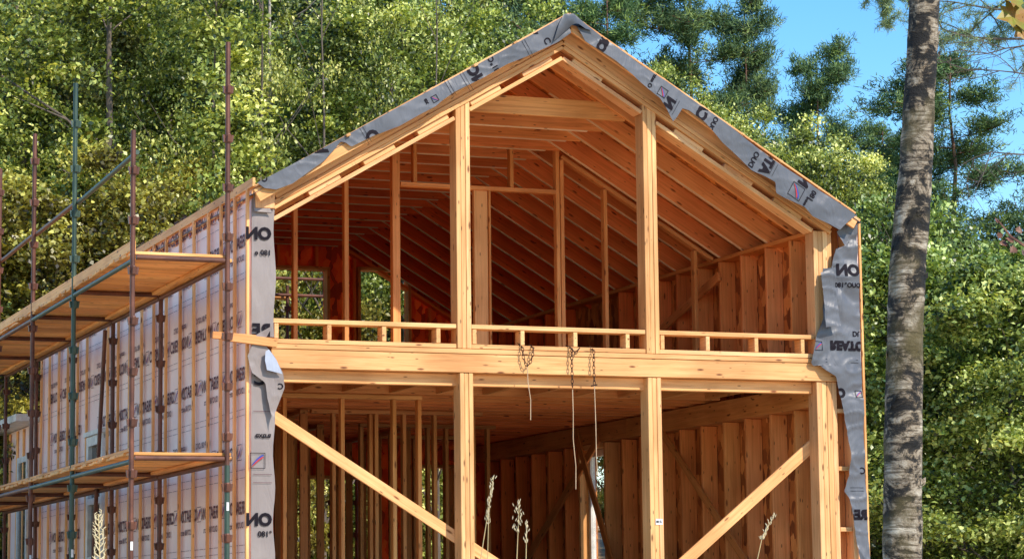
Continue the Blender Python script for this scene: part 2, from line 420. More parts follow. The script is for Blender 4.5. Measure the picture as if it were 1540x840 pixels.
# diagonal temporary braces at the front
def behind(a, b, w, tint):
    board('brace', at(*a, Y=.215), at(*b, Y=.215), w, .03, (0, 0, 1), house, tint=tint)
behind((398, 617), (752, 851), .115, (1.12, 1.06, 1.05))
behind((1240, 652), (1015, 857), .125, (.98, .86, .76))
lab = MB(); lab.box((1.975+.03, -.0135, 1.22), (2.085, -.0115, 1.28), 0)
for (a_, b_, c_, d_) in ((2.012, 1.238, 2.03, 1.262), (2.034, 1.238, 2.044, 1.262), (2.05, 1.236, 2.076, 1.245), (2.05, 1.252, 2.072, 1.262)): lab.add([(a_, -.0145, b_), (c_, -.0145, b_), (c_, -.0145, d_), (a_, -.0145, d_)], [(0, 1, 2, 3)], 1)
lab.build('grading_label', [M['tag'], M['ink']], house)

# --- gable: lower chord, blocks, doubled gable rafter, barge boards
def slope(name, x0, x1, zb, h, y0, y1, parent=house, tint=None, mat=None):
    """timber following the roof slope: zb = level of its underside at the ridge line, h = depth at right angles"""
    s = 1 if x0 > XC else -1
    hz = h/2/dn
    p0 = Vector((x0, (y0+y1)/2, zc(x0, zb)+hz)); p1 = Vector((x1, (y0+y1)/2, zc(x1, zb)+hz))
    return board(name, p0, p1, h, abs(y1-y0), (0, 0, 1), parent, mat, tint)
for a, b in ((XLi, -.18), (-.017, XC-.003), (XC+.003, 1.926), (2.09, 3.925)):
    slope('gable_chord', a, b, 6.07, .042, -.02, .17)
# blocks between chord and gable rafter, with dark vent slots left between them
for s in (-1, 1):
    x = .12
    while x < 2.95:
        a = XC+s*x; b = XC+s*(x+.33)
        if not any(min(a, b) < q+.1 and max(a, b) > q-.1 for q in (-.1, 2.0)):
            slope('spacer_block', a, b, 6.122, .048, -.012, .15)
        x += .58
for s in (-1, 1):
    a, b = (XC+s*.004, (XLi if s < 0 else 4.14))
    slope('gable_rafter', a, b, 6.182, .040, -.045, .15)
    slope('gable_rafter', a, b, 6.232, .040, -.055, .15, tint=(.95, .9, .84))
    slope('gable_board', a, b, 6.282, .125, -.035, .12, tint=(1.02, .96, .88))
    e = -2.33 if s < 0 else 4.36
    slope('barge_board', XC+s*.003, e, 6.345, .13, -.21, -.175, tint=(1.02, .95, .88))
    for i in range(7):
        x = XC+s*(.2+i*.5)
        if abs(x-XC) < 3.2: slope('lookout', x, x+s*.05, 6.40, .08, -.174, -.04)
    slope('verge_board', XC+s*.003, e+(-.02 if s < 0 else -.01), 6.512, .022, -.225, -.03, tint=(1.05, 1, .95))
    slope('soffit_board', XC+s*.003, e, 6.494, .012, -.174, -.02, tint=(1, .75, .5))
board('corner_block', (XLi-.10, -.055, 4.34), (XLi-.10, -.055, 4.56), .20, .05, (1, 0, 0), house)
# --- roof structure
PIT = .62
zU = 6.20
for k in range(1, 18):
    y = PIT*k
    if y > LEN-.1: break
    for s in (-1, 1):
        e = (XL+.02) if s < 0 else (XR-.03)
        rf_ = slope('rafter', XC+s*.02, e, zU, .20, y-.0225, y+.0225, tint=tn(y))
        if s > 0 and y > 1: slope('lit_edge', XC+.35, XRi+.02, zU-.014, .012, y-.02, y+.02, parent=rf_, mat=LIT_EDGE)  # added strip, bright underside put in as colour
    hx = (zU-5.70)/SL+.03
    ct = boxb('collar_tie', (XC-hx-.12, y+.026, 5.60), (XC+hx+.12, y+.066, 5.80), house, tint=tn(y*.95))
    if y > 1: boxb('lit_edge', (XC-hx-.1, y+.028, 5.588), (XC+hx-.06, y+.064, 5.599), ct, LIT_EDGE)
boxb('ridge_board', (XC-.02, .12, 6.22), (XC+.02, LEN, 6.42), house, tint=INT)
for s in (-1, 1):
    e = (XL-.03) if s < 0 else (XR-.07)
    top = zU+.20/dn+.004
    deck = MB()
    x0, x1 = (XC+s*.002, e)
    for (ya, yb) in ((-.02, LEN+.1),):
        pts = []
        for zo in (0, .018):
            pts += [(x0, ya, zc(x0, top)+zo), (x1, ya, zc(x1, top)+zo), (x1, yb, zc(x1, top)+zo), (x0, yb, zc(x0, top)+zo)]
        deck.add(pts, [(0, 1, 2, 3), (4, 7, 6, 5), (0, 4, 5, 1), (1, 5, 6, 2), (2, 6, 7, 3), (3, 7, 4, 0)])
    deck.build('roof_deck', M['osb'], house, tint=(1.3, 1.1, .75))
    # roofing membrane and battens above
    mm = MB(); z2 = top+.024; pts = []
    for zo in (0, .004): pts += [(x0, -.22, zc(x0, z2)+zo), (x1, -.22, zc(x1, z2)+zo), (x1, LEN+.1, zc(x1, z2)+zo), (x0, LEN+.1, zc(x0, z2)+zo)]
    mm.add(pts, [(0, 1, 2, 3), (4, 7, 6, 5), (0, 4, 5, 1), (1, 5, 6, 2), (2, 6, 7, 3), (3, 7, 4, 0)])
    rm = mm.build('roof_membrane', M['drape'], house)
    for k in range(0, 18): 
        y = -.19+PIT*k
        if k == 0: y = -.17
        slope('counter_batten', XC+s*.02, e, zU+.20/dn+.034, .035, y-.025, y+.025, parent=rm, tint=(1.05, .95, .85))
    for i in range(8):
        x = XC+s*(.16+i*.455)
        if abs(x-XC) > 3.3: continue
        zz = zc(x, zU+.20/dn+.034)+.035/dn
        board('roof_batten', (x, -.222-(.03*(i % 3) if s < 0 else 0), zz+.018), (x, LEN+.1, zz+.018), .045, .03, (1, 0, -s*SL), rm)
# eave fascia along the left wall
board('fascia', (XL-.03, -.2, 4.575), (XL-.03, LEN+.1, 4.575), .09, .03, (0, 0, 1), house, tint=(1.1, 1.02, .95))
board('fascia', (XR+.02, .03, 4.50), (XR+.02, LEN+.1, 4.56), .09, .03, (0, 0, 1), house)

# --- right wall: studs, boards behind them, plates
rw = MB(); rw.box((XRi+.205, .19, 0), (XRi+.223, LEN, 2.95)); rw.box((XRi+.205, .19, 3.03), (XRi+.223, LEN, 4.42))
def with_hole(name, X0, X1, y0, y1, z0, z1, holes, mat, parent, tint=None, normal='X'):
    """panel in the Y-Z (or X-Z) plane with rectangular openings"""
    ys = sorted(set([y0, y1]+[h[0] for h in holes]+[h[1] for h in holes])); zs = sorted(set([z0, z1]+[h[2] for h in holes]+[h[3] for h in holes]))
    mb = MB()
    for i in range(len(ys)-1):
        for j in range(len(zs)-1):
            cy, cz = (ys[i]+ys[i+1])/2, (zs[j]+zs[j+1])/2
            if any(h[0] < cy < h[1] and h[2] < cz < h[3] for h in holes): continue
            if normal == 'X': mb.box((X0, ys[i], zs[j]), (X1, ys[i+1], zs[j+1]))
            else: mb.box((ys[i], X0, zs[j]), (ys[i+1], X1, zs[j+1]))
    bm = bmesh.new(); vv = [bm.verts.new(v) for v in mb.v]
    for f in mb.f: bm.faces.new([vv[i] for i in f])
    bmesh.ops.remove_doubles(bm, verts=bm.verts[:], dist=1e-5)
    # drop the doubled inner faces
    seen = {}
    for f in bm.faces: seen.setdefault(tuple(sorted(v.index for v in f.verts)), [])
    bm.verts.index_update(); seen = {}
    for f in list(bm.faces): seen.setdefault(tuple(sorted(v.index for v in f.verts)), []).append(f)
    for l in seen.values():
        if len(l) > 1: bmesh.ops.delete(bm, geom=l, context='FACES_ONLY')
    me = bpy.data.meshes.new(name); bm.to_mesh(me); bm.free(); me.materials.append(mat)
    return mkobj(name, me, None, parent, None, tint)
YW0, YW1 = 5.95, 6.75
rwall = with_hole('side_wall', XRi+.205, XRi+.223, .19, LEN, 0, 4.42, [(YW0, YW1, .2, 2.42)], M['osb'], house, tint=(1.3, 1.1, .9))
ystud = [.20, .63, 1.22, 1.85, 2.42, 3.03, 3.62, 4.22, 4.82, 5.38, 7.3, 7.9, 8.5, 9.1, 9.7, 10.3]
for i, y in enumerate(ystud):
    t = tn(y*.8)
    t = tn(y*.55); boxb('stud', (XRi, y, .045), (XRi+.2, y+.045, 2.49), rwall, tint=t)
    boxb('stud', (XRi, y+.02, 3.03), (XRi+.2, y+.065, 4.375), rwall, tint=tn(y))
for y in (YW0-.05, YW1): boxb('jamb_stud', (XRi-.02, y, .045), (XRi+.2, y+.05, 2.49), rwall, tint=(1.05, .9, .75))
boxb('wall_plate', (XRi-.045, .2, 2.495), (XRi+.2, 5.15, 2.735), rwall, tint=(.95, .75, .55))
boxb('wall_plate', (XRi-.04, 5.155, 2.50), (XRi+.2, LEN-.1, 2.735), rwall, tint=(.9, .68, .45))
boxb('wall_plate', (XRi-.01, .18, 4.378), (XRi+.2, LEN-.1, 4.422), rwall, tint=(.95, .72, .5))
boxb('wall_plate', (XRi, .2, 3.0), (XRi+.2, LEN-.1, 3.03), rwall)
boxb('header', (XRi-.005, YW0, 2.43), (XRi+.19, YW1, 2.492), rwall)
# window in the right wall
wf = MB()
wf.box((XRi+.10, YW0+.003, .2), (XRi+.17, YW0+.07, 2.42)); wf.box((XRi+.10, YW1-.073, .2), (XRi+.17, YW1-.003, 2.42))
wf.box((XRi+.10, YW0+.07, 2.34), (XRi+.17, YW1-.073, 2.42)); wf.box((XRi+.10, YW0+.07, .2), (XRi+.17, YW1-.073, .29))
win = wf.build('window', M['white'], house)
pn = MB(); pn.box((XRi+.13, YW0+.072, .292), (XRi+.138, YW1-.075, 2.338))
def clearglass():
    m = bpy.data.materials.new('clear pane'); m.use_nodes = True; nt = m.node_tree; nt.nodes.clear()
    o = N(nt, 'OutputMaterial'); t = N(nt, 'BsdfTransparent'); g_ = N(nt, 'BsdfGlossy'); g_.inputs['Roughness'].default_value = .02
    mx = N(nt, 'MixShader'); mx.inputs[0].default_value = .12; L(nt, t.outputs[0], mx.inputs[1]); L(nt, g_.outputs[0], mx.inputs[2]); L(nt, mx.outputs[0], o.inputs[0]); return m
M['pane'] = clearglass(); pn.build('pane', M['pane'], win)
# wind braces on the right wall
board('brace', (XRi-.03, 4.25, 2.60), (XRi-.03, .95, .2), .10, .03, (0, 0, 1), house, tint=(.75, .5, .32))
board('brace', (XRi-.03, 6.05, 2.55), (XRi-.03, 9.3, .70), .12, .03, (0, 0, 1), house, tint=(.85, .6, .4))
board('brace', (XRi-.065, 6.75, 2.65), (XRi-.065, 5.2, .3), .12, .03, (0, 0, 1), house, tint=(.8, .5, .32))
board('brace', (XRi-.03, 2.4, 4.2), (XRi-.03, 6.6, 3.05), .11, .03, (0, 0, 1), house, tint=(.85, .6, .4))

# --- outer cladding of right wall (membrane) and batten seen at the corner
rmw = with_hole('wall_membrane', XR-.012, XR, .0, LEN, 0, 4.56, [(YW0-.25, YW1+.75, .2, 2.44)], M['wrap'], house)
for y in (-.02, .6, 1.2, 1.8, 2.4, 3.0):
    boxb('batten', (XR+.002, y, .1), (XR+.03, y+.05, 4.5), rmw, tint=(1.1, 1, .9))
boxb('filler', (4.385, .03, 0), (XR-.014, .2, 4.5), house)

# --- left wall
lo = [(6.74, 7.70, .95, 2.58)]
lwall = with_hole('side_wall', XL+.03, XL+.048, .205, LEN, 0, 4.56, lo, M['osb'], house, tint=(.9, .7, .6))
for i in range(18):
    y = .22+.6*i
    if y > LEN-.1 or 6.6 < y < 7.75: continue
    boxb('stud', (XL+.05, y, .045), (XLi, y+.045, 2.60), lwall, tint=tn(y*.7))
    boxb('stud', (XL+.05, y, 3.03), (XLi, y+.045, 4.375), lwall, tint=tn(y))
boxb('wall_plate', (XL+.05, .2, 4.378), (XLi, LEN-.1, 4.422), lwall)
boxb('wall_plate', (XL+.05, .2, 2.61), (XLi, LEN-.1, 2.735), lwall)
# membrane sheet with its print, wrapped round the corner on to the front
wm = MB()
def wv(p): 
    return .010*noise.noise(Vector((p[1]*1.7, p[2]*.9, 2)))+.006*noise.noise(Vector((p[1]*5, p[2]*2.2, 7)))
NY, NZ = 150, 60
idx = {}
for j in range(NZ+1):
    for i in range(NY+1):
        y = -.02+(LEN+.02)*i/NY; z = .0+4.545*j/NZ
        idx[(i, j)] = len(wm.v); wm.v.append(Vector((XL-.004-abs(wv((0, y, z))), y, z)))
for j in range(NZ):
    for i in range(NY):
        y = -.02+(LEN+.02)*(i+.5)/NY; z = 4.545*(j+.5)/NZ
        if lo[0][0] < y < lo[0][1] and lo[0][2] < z < lo[0][3]: continue
        wm.f.append((idx[(i, j)], idx[(i, j+1)], idx[(i+1, j+1)], idx[(i+1, j)])); wm.m.append(0)
# front return of the wrap (covers the corner post), two lifts
def ret(x0, x1f, z0, z1, y=-.025, n=26, amp=.012):
    base = len(wm.v); m_ = 8
    for j in range(n+1):
        z = z0+(z1-z0)*j/n; xe = x1f(z)
        for i in range(m_+1):
            x = x0+(xe-x0)*i/m_
            wm.v.append(Vector((x, y-.003-amp*abs(noise.noise(Vector((x*4, z*2.3, 1.7))))*min(1, i/2), z)))
    for j in range(n):
        for i in range(m_):
            a = base+j*(m_+1)+i; wm.f.append((a, a+1, a+m_+2, a+m_+1)); wm.m.append(4)
ret(XL-.006, lambda z: -2.105+.012*sin(z*9), 0, 2.72)
ret(XL-.006, lambda z: -2.10+.012*sin(z*7+1), 3.06, 4.44)
for k in range(0, 11):
    for (z, fl) in ((.02, 0), (.60, 1), (1.33, 0), (2.0, 1), (2.66, 0), (3.33, 1), (3.99, 0), (4.52, 1)):
        if z < .4: continue
        if 6 <= k <= 7 and z < 2.7: 
            if k == 7 or z > 0: 
                if not (k == 6 and z < 2.7): continue
        Y0 = .05+k*1.02+(.33 if fl else 0)
        if Y0+.95 > LEN: continue
        X = XL-.022
        if fl: 
            if Y0+.9 > LEN: continue
            printunit(wm, (X, Y0+.9, z), (0, -1, 0), (0, 0, -1))
        else: printunit(wm, (X, Y0, z), (0, 1, 0), (0, 0, 1))
for z in (.95, 1.02, 1.68, 1.76, 2.3, 2.36, 3.02, 3.08, 3.66, 3.72, 4.3):
    Y = 0.0
    while Y < LEN-.2:
        if not (6.5 < Y < 7.7 and z < 2.6): wm.add([(XL-.021, Y, z), (XL-.021, Y+.17, z), (XL-.021, Y+.17, z+.004), (XL-.021, Y, z+.004)], [(0, 1, 2, 3)], 1)
        Y += .2
# print on the front return: only the letters that reach round the corner
def mir(mb, body, size, px, py, m=1, bold=.004, Y=-.046, flip=False, disp=None, sub=0):
    p = at(px, py, Y=Y); p.y = Y
    e = 1 if flip else -1
    stamp(mb, body, size, p, (e, 0, 0), (0, 0, -e), m, bold, sub, disp)
for (b_, s_, px, py) in (('ON', .165, 408, 360), ('180 e', .075, 408, 384), ('ON', .165, 409, 789), ('180 OU', .075, 409, 806), ('C', .17, 400, 578), ('RE', .17, 407, 505)):
    if b_ == '180 OU': b_ = '\u00b0180'
    pass
    mir(wm, b_, s_, px, py, 5, .008 if s_ > .1 else .002)
mir(wm, 'extra', .075, 384, 652, 5, .002, flip=True)
p = at(399, 704, Y=-.046); p.y = -.046
emblem(wm, p, (-1, 0, 0), (0, 0, 1), .155, 5, 2, 3)
for z in (1.62, 1.70, 2.32): wm.add([(-2.32, -.044, z), (-2.13, -.044, z), (-2.13, -.044, z+.005), (-2.32, -.044, z+.005)], [(0, 1, 2, 3)], 1)
lm = wm.build('wall_membrane', [M['wrap'], M['ink2'], M['red'], M['blue'], M['ret'], M['ink']], house, smooth=True)
# vertical battens on the membrane
for i, y in enumerate([-.02, .455, 1.02, 1.53, 2.15, 2.77, 3.42, 4.02, 4.64, 5.25, 5.88, 6.48, 7.72, 8.3, 8.95, 9.55, 10.2, 10.80]):
    board('batten', (XL-.040, y+.025, .05), (XL-.040, y+.025+.01*sin(i*2.1), 4.53), .05, .03, (0, 1, 0), lm, tint=(1.18, 1.06, .92))
# window in the left wall
wf = MB(); y0, y1, z0, z1 = 6.745, 7.695, .955, 2.575
for a, b in (((y0, z0), (y0+.12, z1)), ((y1-.12, z0), (y1, z1)), ((y0+.12, z1-.12), (y1-.12, z1)), ((y0+.12, z0), (y1-.12, z0+.12)), ((y0+.12, 1.72), (y1-.12, 1.80))):
    wf.box((XL-.05, a[0], a[1]), (XL+.05, b[0], b[1]))
wf.box((XL-.08, y0-.04, z1+.004), (XL-.0, y1+.04, z1+.06))
win2 = wf.build('window', M['white'], house)
pn = MB(); pn.box((XL, y0+.122, z0+.122), (XL+.01, y1-.122, 1.718)); pn.box((XL, y0+.122, 1.802), (XL+.01, y1-.122, z1-.122)); pn.build('pane', M['glass'], win2)

# --- rear gable wall
holes = [(.35, 1.72, 3.35, 5.26), (2.24, 2.96, 3.35, 5.28), (1.05, 2.42, .3, 2.25), (3.15, 3.62, .3, 2.42)]
xs = sorted(set([XL+.05, XC, XR-.05]+[h[0] for h in holes]+[h[1] for h in holes]))
rwm = MB(); ya, yb = LEN-.018, LEN
for i in range(len(xs)-1):
    a, b = xs[i], xs[i+1]; c = (a+b)/2
    hs = sorted([(h[2], h[3]) for h in holes if h[0] < c < h[1]]); z = 0; segs = []
    for h in hs: segs.append((z, h[0])); z = h[1]
    for (q0, q1) in segs: rwm.box((a, ya, q0), (b, yb, q1))
    ta, tb = zc(a, zU+.2), zc(b, zU+.2)
    rwm.add([(a, ya, z), (b, ya, z), (b, yb, z), (a, yb, z), (a, ya, ta), (b, ya, tb), (b, yb, tb), (a, yb, ta)],
            [(0, 3, 2, 1), (4, 5, 6, 7), (0, 1, 5, 4), (1, 2, 6, 5), (2, 3, 7, 6), (3, 0, 4, 7)])
rear = rwm.build('rear_wall', M['osb'], house, tint=(3.2, .95, .34))  # strong red tint paints the interior's red glow on the boards
T9 = (1.4, .62, .24)  # same painted red glow for the rear studs
x = -1.9
while x < 4:
    for (za, zb) in ((.05, 2.55), (3.05, zc(x+.02, zU)-.1)):
        mid = x+.0225
        cut = [h for h in holes if h[0]-.06 < mid < h[1]+.06 and h[2] < zb and h[3] > za]
        if cut:
            h = cut[0]
            if zb-h[3] > .15: boxb('stud', (x, LEN-.17, h[3]+.05), (x+.045, LEN-.022, zb), rear, tint=T9)
        else: boxb('stud', (x, LEN-.17, za), (x+.045, LEN-.022, zb), rear, tint=T9)
    x += .575
for h in holes:
    for xx in (h[0]-.05, h[1]+.003): boxb('jamb_stud', (xx, LEN-.19, h[2]-.3), (xx+.045, LEN-.022, h[3]+.045), rear, tint=(1.15, .85, .55))
    boxb('header', (h[0]-.05, LEN-.19, h[3]+.002), (h[1]+.05, LEN-.022, h[3]+.047), rear, tint=(1.2, .9, .6))
for s in (-1, 1):
    slope('rafter_plate', XC+s*.02, XC+s*2.95, zU-.06, .045, LEN-.18, LEN-.03, parent=rear, tint=T9)

# --- floor structure between the storeys
for x in np.arange(-1.75, 3.9, .55):
    boxb('joist', (x, .192, zB0+.004), (x+.045, 2.40, zB1-.004), house, tint=(.95, .78, .6))
boxb('trimmer', (XLi, 2.405, zB0), (XRi-.05, 2.45, zB1-.004), house, tint=(1, .82, .62))
k = 0
y = 2.86
while y < LEN-.2:
    boxb('ceiling_joist', (XLi+.002, y, zB0+.003), (XRi+.12, y+.06, zB1-.004), house, tint=tn(y*.7)); y += .41; k += 1

# --- upper storey partition
UP = 2.6
board_p = board('partition_plate', (XLi+.3, UP, zc(XLi+.3, zU-.03)-.02), (.41, UP, zc(.41, zU-.03)-.02), .045, .095, (0, 0, 1), house, tint=(.95, .8, .6))
board('plate', (2.06, UP, zc(2.06, zU-.03)-.02), (3.97, UP, zc(3.97, zU-.03)-.02), .045, .095, (0, 0, 1), board_p, tint=(.95, .8, .6))
boxb('plate', (.30, UP-.047, 5.655), (2.07, UP+.047, 5.70), board_p, tint=(1, .85, .65))
boxb('header', (.10, UP-.047, 5.10), (1.99, UP+.047, 5.148), board_p, tint=(1.05, .9, .7))
for (xa, w, zt, tt) in ((-1.155, .05, None, .9), (-.565, .05, None, .9), (.0, .09, None, 1.0), (1.985, .045, 5.65, 1), (2.04, .045, None, 1), (2.58, .045, None, .92), (3.20, .045, None, .85), (3.72, .045, None, .9)):
    zt = zt or zc(xa+w/2, zU-.03)-.055
    boxb('stud', (xa, UP-.047, 3.03), (xa+w, UP+.047, zt), board_p, tint=(tt, .8*tt, .6*tt))
boxb('stud', (.985, UP-.02, 3.03), (1.15, UP+.047, 5.098), board_p, tint=(1, .95, .85))
boxb('stud', (1.155, UP-.047, 3.03), (1.18, UP+.047, 5.098), board_p, tint=(1, .85, .65))
for xx in (.25, 1.42, ): boxb('cripple_stud', (xx, UP-.047, 5.15), (xx+.045, UP+.047, 5.653), board_p, tint=(.95, .8, .6))

# --- ground floor partitions
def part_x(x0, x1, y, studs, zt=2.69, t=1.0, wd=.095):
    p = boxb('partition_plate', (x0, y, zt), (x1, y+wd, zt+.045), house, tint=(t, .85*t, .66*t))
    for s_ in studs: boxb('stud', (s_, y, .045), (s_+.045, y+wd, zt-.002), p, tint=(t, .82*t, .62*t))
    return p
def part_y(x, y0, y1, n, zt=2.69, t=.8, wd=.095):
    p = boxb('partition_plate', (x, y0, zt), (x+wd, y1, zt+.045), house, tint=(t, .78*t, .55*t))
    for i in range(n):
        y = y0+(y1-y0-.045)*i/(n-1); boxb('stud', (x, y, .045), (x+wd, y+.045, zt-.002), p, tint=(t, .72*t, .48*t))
    return p
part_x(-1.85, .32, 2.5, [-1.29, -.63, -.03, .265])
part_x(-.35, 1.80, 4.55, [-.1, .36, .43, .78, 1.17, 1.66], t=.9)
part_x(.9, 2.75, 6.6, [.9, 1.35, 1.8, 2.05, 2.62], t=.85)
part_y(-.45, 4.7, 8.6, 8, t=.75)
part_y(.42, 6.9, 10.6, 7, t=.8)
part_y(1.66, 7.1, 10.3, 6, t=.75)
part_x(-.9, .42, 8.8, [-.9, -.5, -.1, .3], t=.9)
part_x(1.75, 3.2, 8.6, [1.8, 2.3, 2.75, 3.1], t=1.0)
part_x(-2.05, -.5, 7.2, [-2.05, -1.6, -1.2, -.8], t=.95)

# --- outrigger boards and the corner wrap at beam level
board('outrigger_board', (-2.64, -.11, 3.045), (-2.10, -.11, 2.99), .085, .045, (0, 0, 1), house, tint=(1.05, .95, .88))
board('outrigger_board', (-2.74, -.06, 3.06), (-2.2, -.06, 3.03), .07, .04, (0, 0, 1), house, tint=(1, .85, .75))

# --- hanging membrane
def drape(name, top, bot, Y, nu=60, nv=8, amp=.02, seed=0, prints=None, mat='drape', tint=None):
    """loose strip between two outlines measured on the gable plane, with folds"""
    def res_(pl, u):
        d = [0]
        for a, b in zip(pl, pl[1:]): d.append(d[-1]+math.dist(a, b))
        t = u*d[-1]
        for i in range(len(pl)-1):
            if t <= d[i+1]+1e-9:
                k = (t-d[i])/max(1e-9, d[i+1]-d[i]); return (pl[i][0]+(pl[i+1][0]-pl[i][0])*k, pl[i][1]+(pl[i+1][1]-pl[i][1])*k)
        return pl[-1]
    def disp(p):
        q = Vector((p[0]*1.9+seed, p[2]*2.6, seed*1.7))
        f = abs(noise.noise(q))*1.0+.16*(1-min(1, abs(noise.noise(q*2.3+Vector((5, 0, 0))))*4))**2+.10*abs(noise.noise(q*5.1))
        return Vector((p[0], Y-amp*f, p[2]))
    mb = MB()
    for i in range(nu+1):
        a = res_(top, i/nu); b = res_(bot, i/nu)
        for j in range(nv+1):
            t = j/nv; px, py = a[0]+(b[0]-a[0])*t, a[1]+(b[1]-a[1])*t
            p = at(px, py, Y=Y); mb.v.append(disp(p))
    for i in range(nu):
        for j in range(nv):
            a = i*(nv+1)+j; mb.f.append((a, a+1, a+nv+2, a+nv+1)); mb.m.append(0)
    if prints:
        dd = lambda p: disp(p)-Vector((0, .006, 0))
        out_ = [(at(a, b, Y=Y).x, at(a, b, Y=Y).z) for a, b in list(top)+list(bot)[::-1]]
        def inside(x, z):
            c = False
            for (x1, z1), (x2, z2) in zip(out_, out_[1:]+out_[:1]):
                if (z1 > z) != (z2 > z) and x < (x2-x1)*(z-z1)/(z2-z1)+x1: c = not c
            return c
        nf0 = len(mb.f)
        for pr in prints:
            kind, px, py, ex, ey, body, size = pr
            o = at(px, py, Y=Y)
            if kind == 't': stamp(mb, body, size, o, ex, ey, 1, .009 if size > .1 else .002, 2, dd)
            elif kind == 'l':
                ex = Vector(ex); o2 = o
                for q in (0, .035): poly2(mb, [(0, q), (size, q), (size, q+.004), (0, q+.004)], o, ex, ey, 1, dd)
            else: emblem(mb, o, ex, ey, size, 1, 2, 3, dd)
        keep = [i for i, f in enumerate(mb.f) if i < nf0 or inside(sum(mb.v[q].x for q in f)/len(f), sum(mb.v[q].z for q in f)/len(f))]
        mb.f = [mb.f[i] for i in keep]; mb.m = [mb.m[i] for i in keep]
    return mb.build(name, [M[mat], M['ink'], M['red'], M['blue']], house, smooth=True, tint=tint)
eL, fL = Vector((.51, 0, -.86)), Vector((-.86, 0, -.51))       # print direction on the left verge
eR, fR = Vector((.51, 0, .86)), Vector((.86, 0, -.51))
drape('verge_membrane',
      [(386, 275), (470, 231), (560, 182), (650, 134), (740, 85), (800, 52), (850, 23)],
      [(398, 283), (415, 285), (440, 276), (466, 257), (487, 242), (505, 222), (512, 213), (519, 214), (528, 221), (560, 205), (600, 190), (632, 172), (655, 160), (664, 152), (682, 139), (690, 135), (725, 118), (762, 97), (790, 86), (812, 76), (838, 64), (858, 50)],
      -.245, 190, 14, .028, 3.3, [
      ('t', 398, 262, eL, fL, 'O', .085), ('t', 484, 212, eL, fL, 'A', .18), ('t', 563, 192, eL, fL, 'C', .19),
      ('t', 640, 148, eL, fL, 'ex', .06), ('e', 655, 142, eL, fL, '', .07), ('t', 712, 92, eL, fL, 'ON', .17), ('t', 738, 83, eL, fL, 'O\u00b018', .085),
      ('t', 802, 40, eL, fL, 'A', .12), ('t', 824, 55, eL, fL, 'C', .10), ('l', 671, 118, eL, fL, '', .20), ('l', 695, 108, eL, fL, '', .22), ('l', 788, 60, eL, fL, '', .2), ('l', 545, 190, eL, fL, '', .18)])
drape('verge_membrane',
      [(862, 23), (900, 52), (960, 95), (1010, 128), (1060, 163), (1110, 201), (1160, 238), (1220, 278), (1284, 321)],
      [(864, 36), (880, 62), (898, 74), (925, 92), (950, 112), (975, 134), (992, 148), (1003, 165), (1012, 183), (1018, 176), (1026, 163), (1036, 166), (1060, 185), (1085, 214), (1108, 235), (1130, 256), (1152, 266), (1166, 274), (1167, 290), (1180, 298), (1210, 311), (1222, 325), (1245, 336), (1262, 346), (1276, 332), (1286, 325)],
      -.245, 190, 14, .03, 9.1, [
      ('t', 895, 74, eR, fR, 'CR', .13), ('t', 973, 130, eR, fR, 'O extra', .06), ('e', 987, 141, eR, fR, '', .10), ('t', 997, 158, eR, fR, 'N', .15),
      ('t', 1044, 176, eR, fR, 'CA', .16), ('t', 1063, 195, eR, fR, 'DUO', .075), ('t', 1124, 249, eR, fR, 'DUO', .085), ('t', 1141, 257, eR, fR, 'ATO', .15),
      ('e', 1183, 291, eR, fR, '', .16), ('t', 1199, 275, eR, fR, 'N', .17), ('t', 1214, 300, eR, fR, '180', .085), ('t', 1207, 308, eR, fR, 'extra', .05),
      ('l', 1006, 170, eR, fR, '', .18), ('l', 1156, 262, eR, fR, '', .15)])
# ridge fold
rf = MB()
for (poly, y) in (([(848, 21), (864, 20), (886, 40), (893, 47), (880, 44), (862, 30), (850, 40), (838, 58), (832, 62), (840, 36)], -.275),):
    pts = [at(a, b, Y=y) for a, b in poly]; pts = [Vector((p.x, y+.02*sin(i*1.3), p.z)) for i, p in enumerate(pts)]
    c = sum(pts, Vector())/len(pts)+Vector((0, -.02, .01)); rf.add(pts+[c], [(i, (i+1) % len(pts), len(pts)) for i in range(len(pts))])
rf.build('ridge_fold', M['drape'], house, smooth=True)
dR = (-1, 0, 0); uR = (0, 0, 1)
drape('corner_membrane',
      [(1287, 322), (1289, 400), (1292, 470), (1294, 540), (1296, 600), (1299, 680), (1303, 760), (1306, 845)],
      [(1258, 348), (1268, 368), (1271, 374), (1256, 374), (1253, 385), (1250, 403), (1236, 404), (1234, 414), (1239, 430), (1236, 480), (1226, 508), (1219, 545), (1223, 550), (1232, 549), (1240, 557), (1255, 566), (1260, 585), (1266, 610), (1272, 640), (1278, 680), (1276, 715), (1269, 738), (1276, 748), (1281, 770), (1287, 810), (1292, 845)],
      -.07, 180, 20, .08, 5.2, [
      ('t', 1290, 415, dR, uR, 'ON', .17), ('t', 1291, 433, dR, uR, 'DUO\u00b0180', .07),
      ('t', 1247, 513, (1, 0, 0), (0, 0, -1), 'REATO', .13), ('t', 1281, 498, (1, 0, 0), (0, 0, -1), 'DU', .08),
      ('e', 1236, 527, dR, uR, '', .10), ('e', 1295, 598, dR, uR, '', .08), ('t', 1270, 597, dR, uR, 'O', .13), ('t', 1301, 712, dR, uR, 'C', .10), ('t', 1303, 780, dR, uR, 'REA', .14),
      ('l', 1290, 546, dR, uR, '', .4), ('l', 1298, 738, dR, uR, '', .16)])
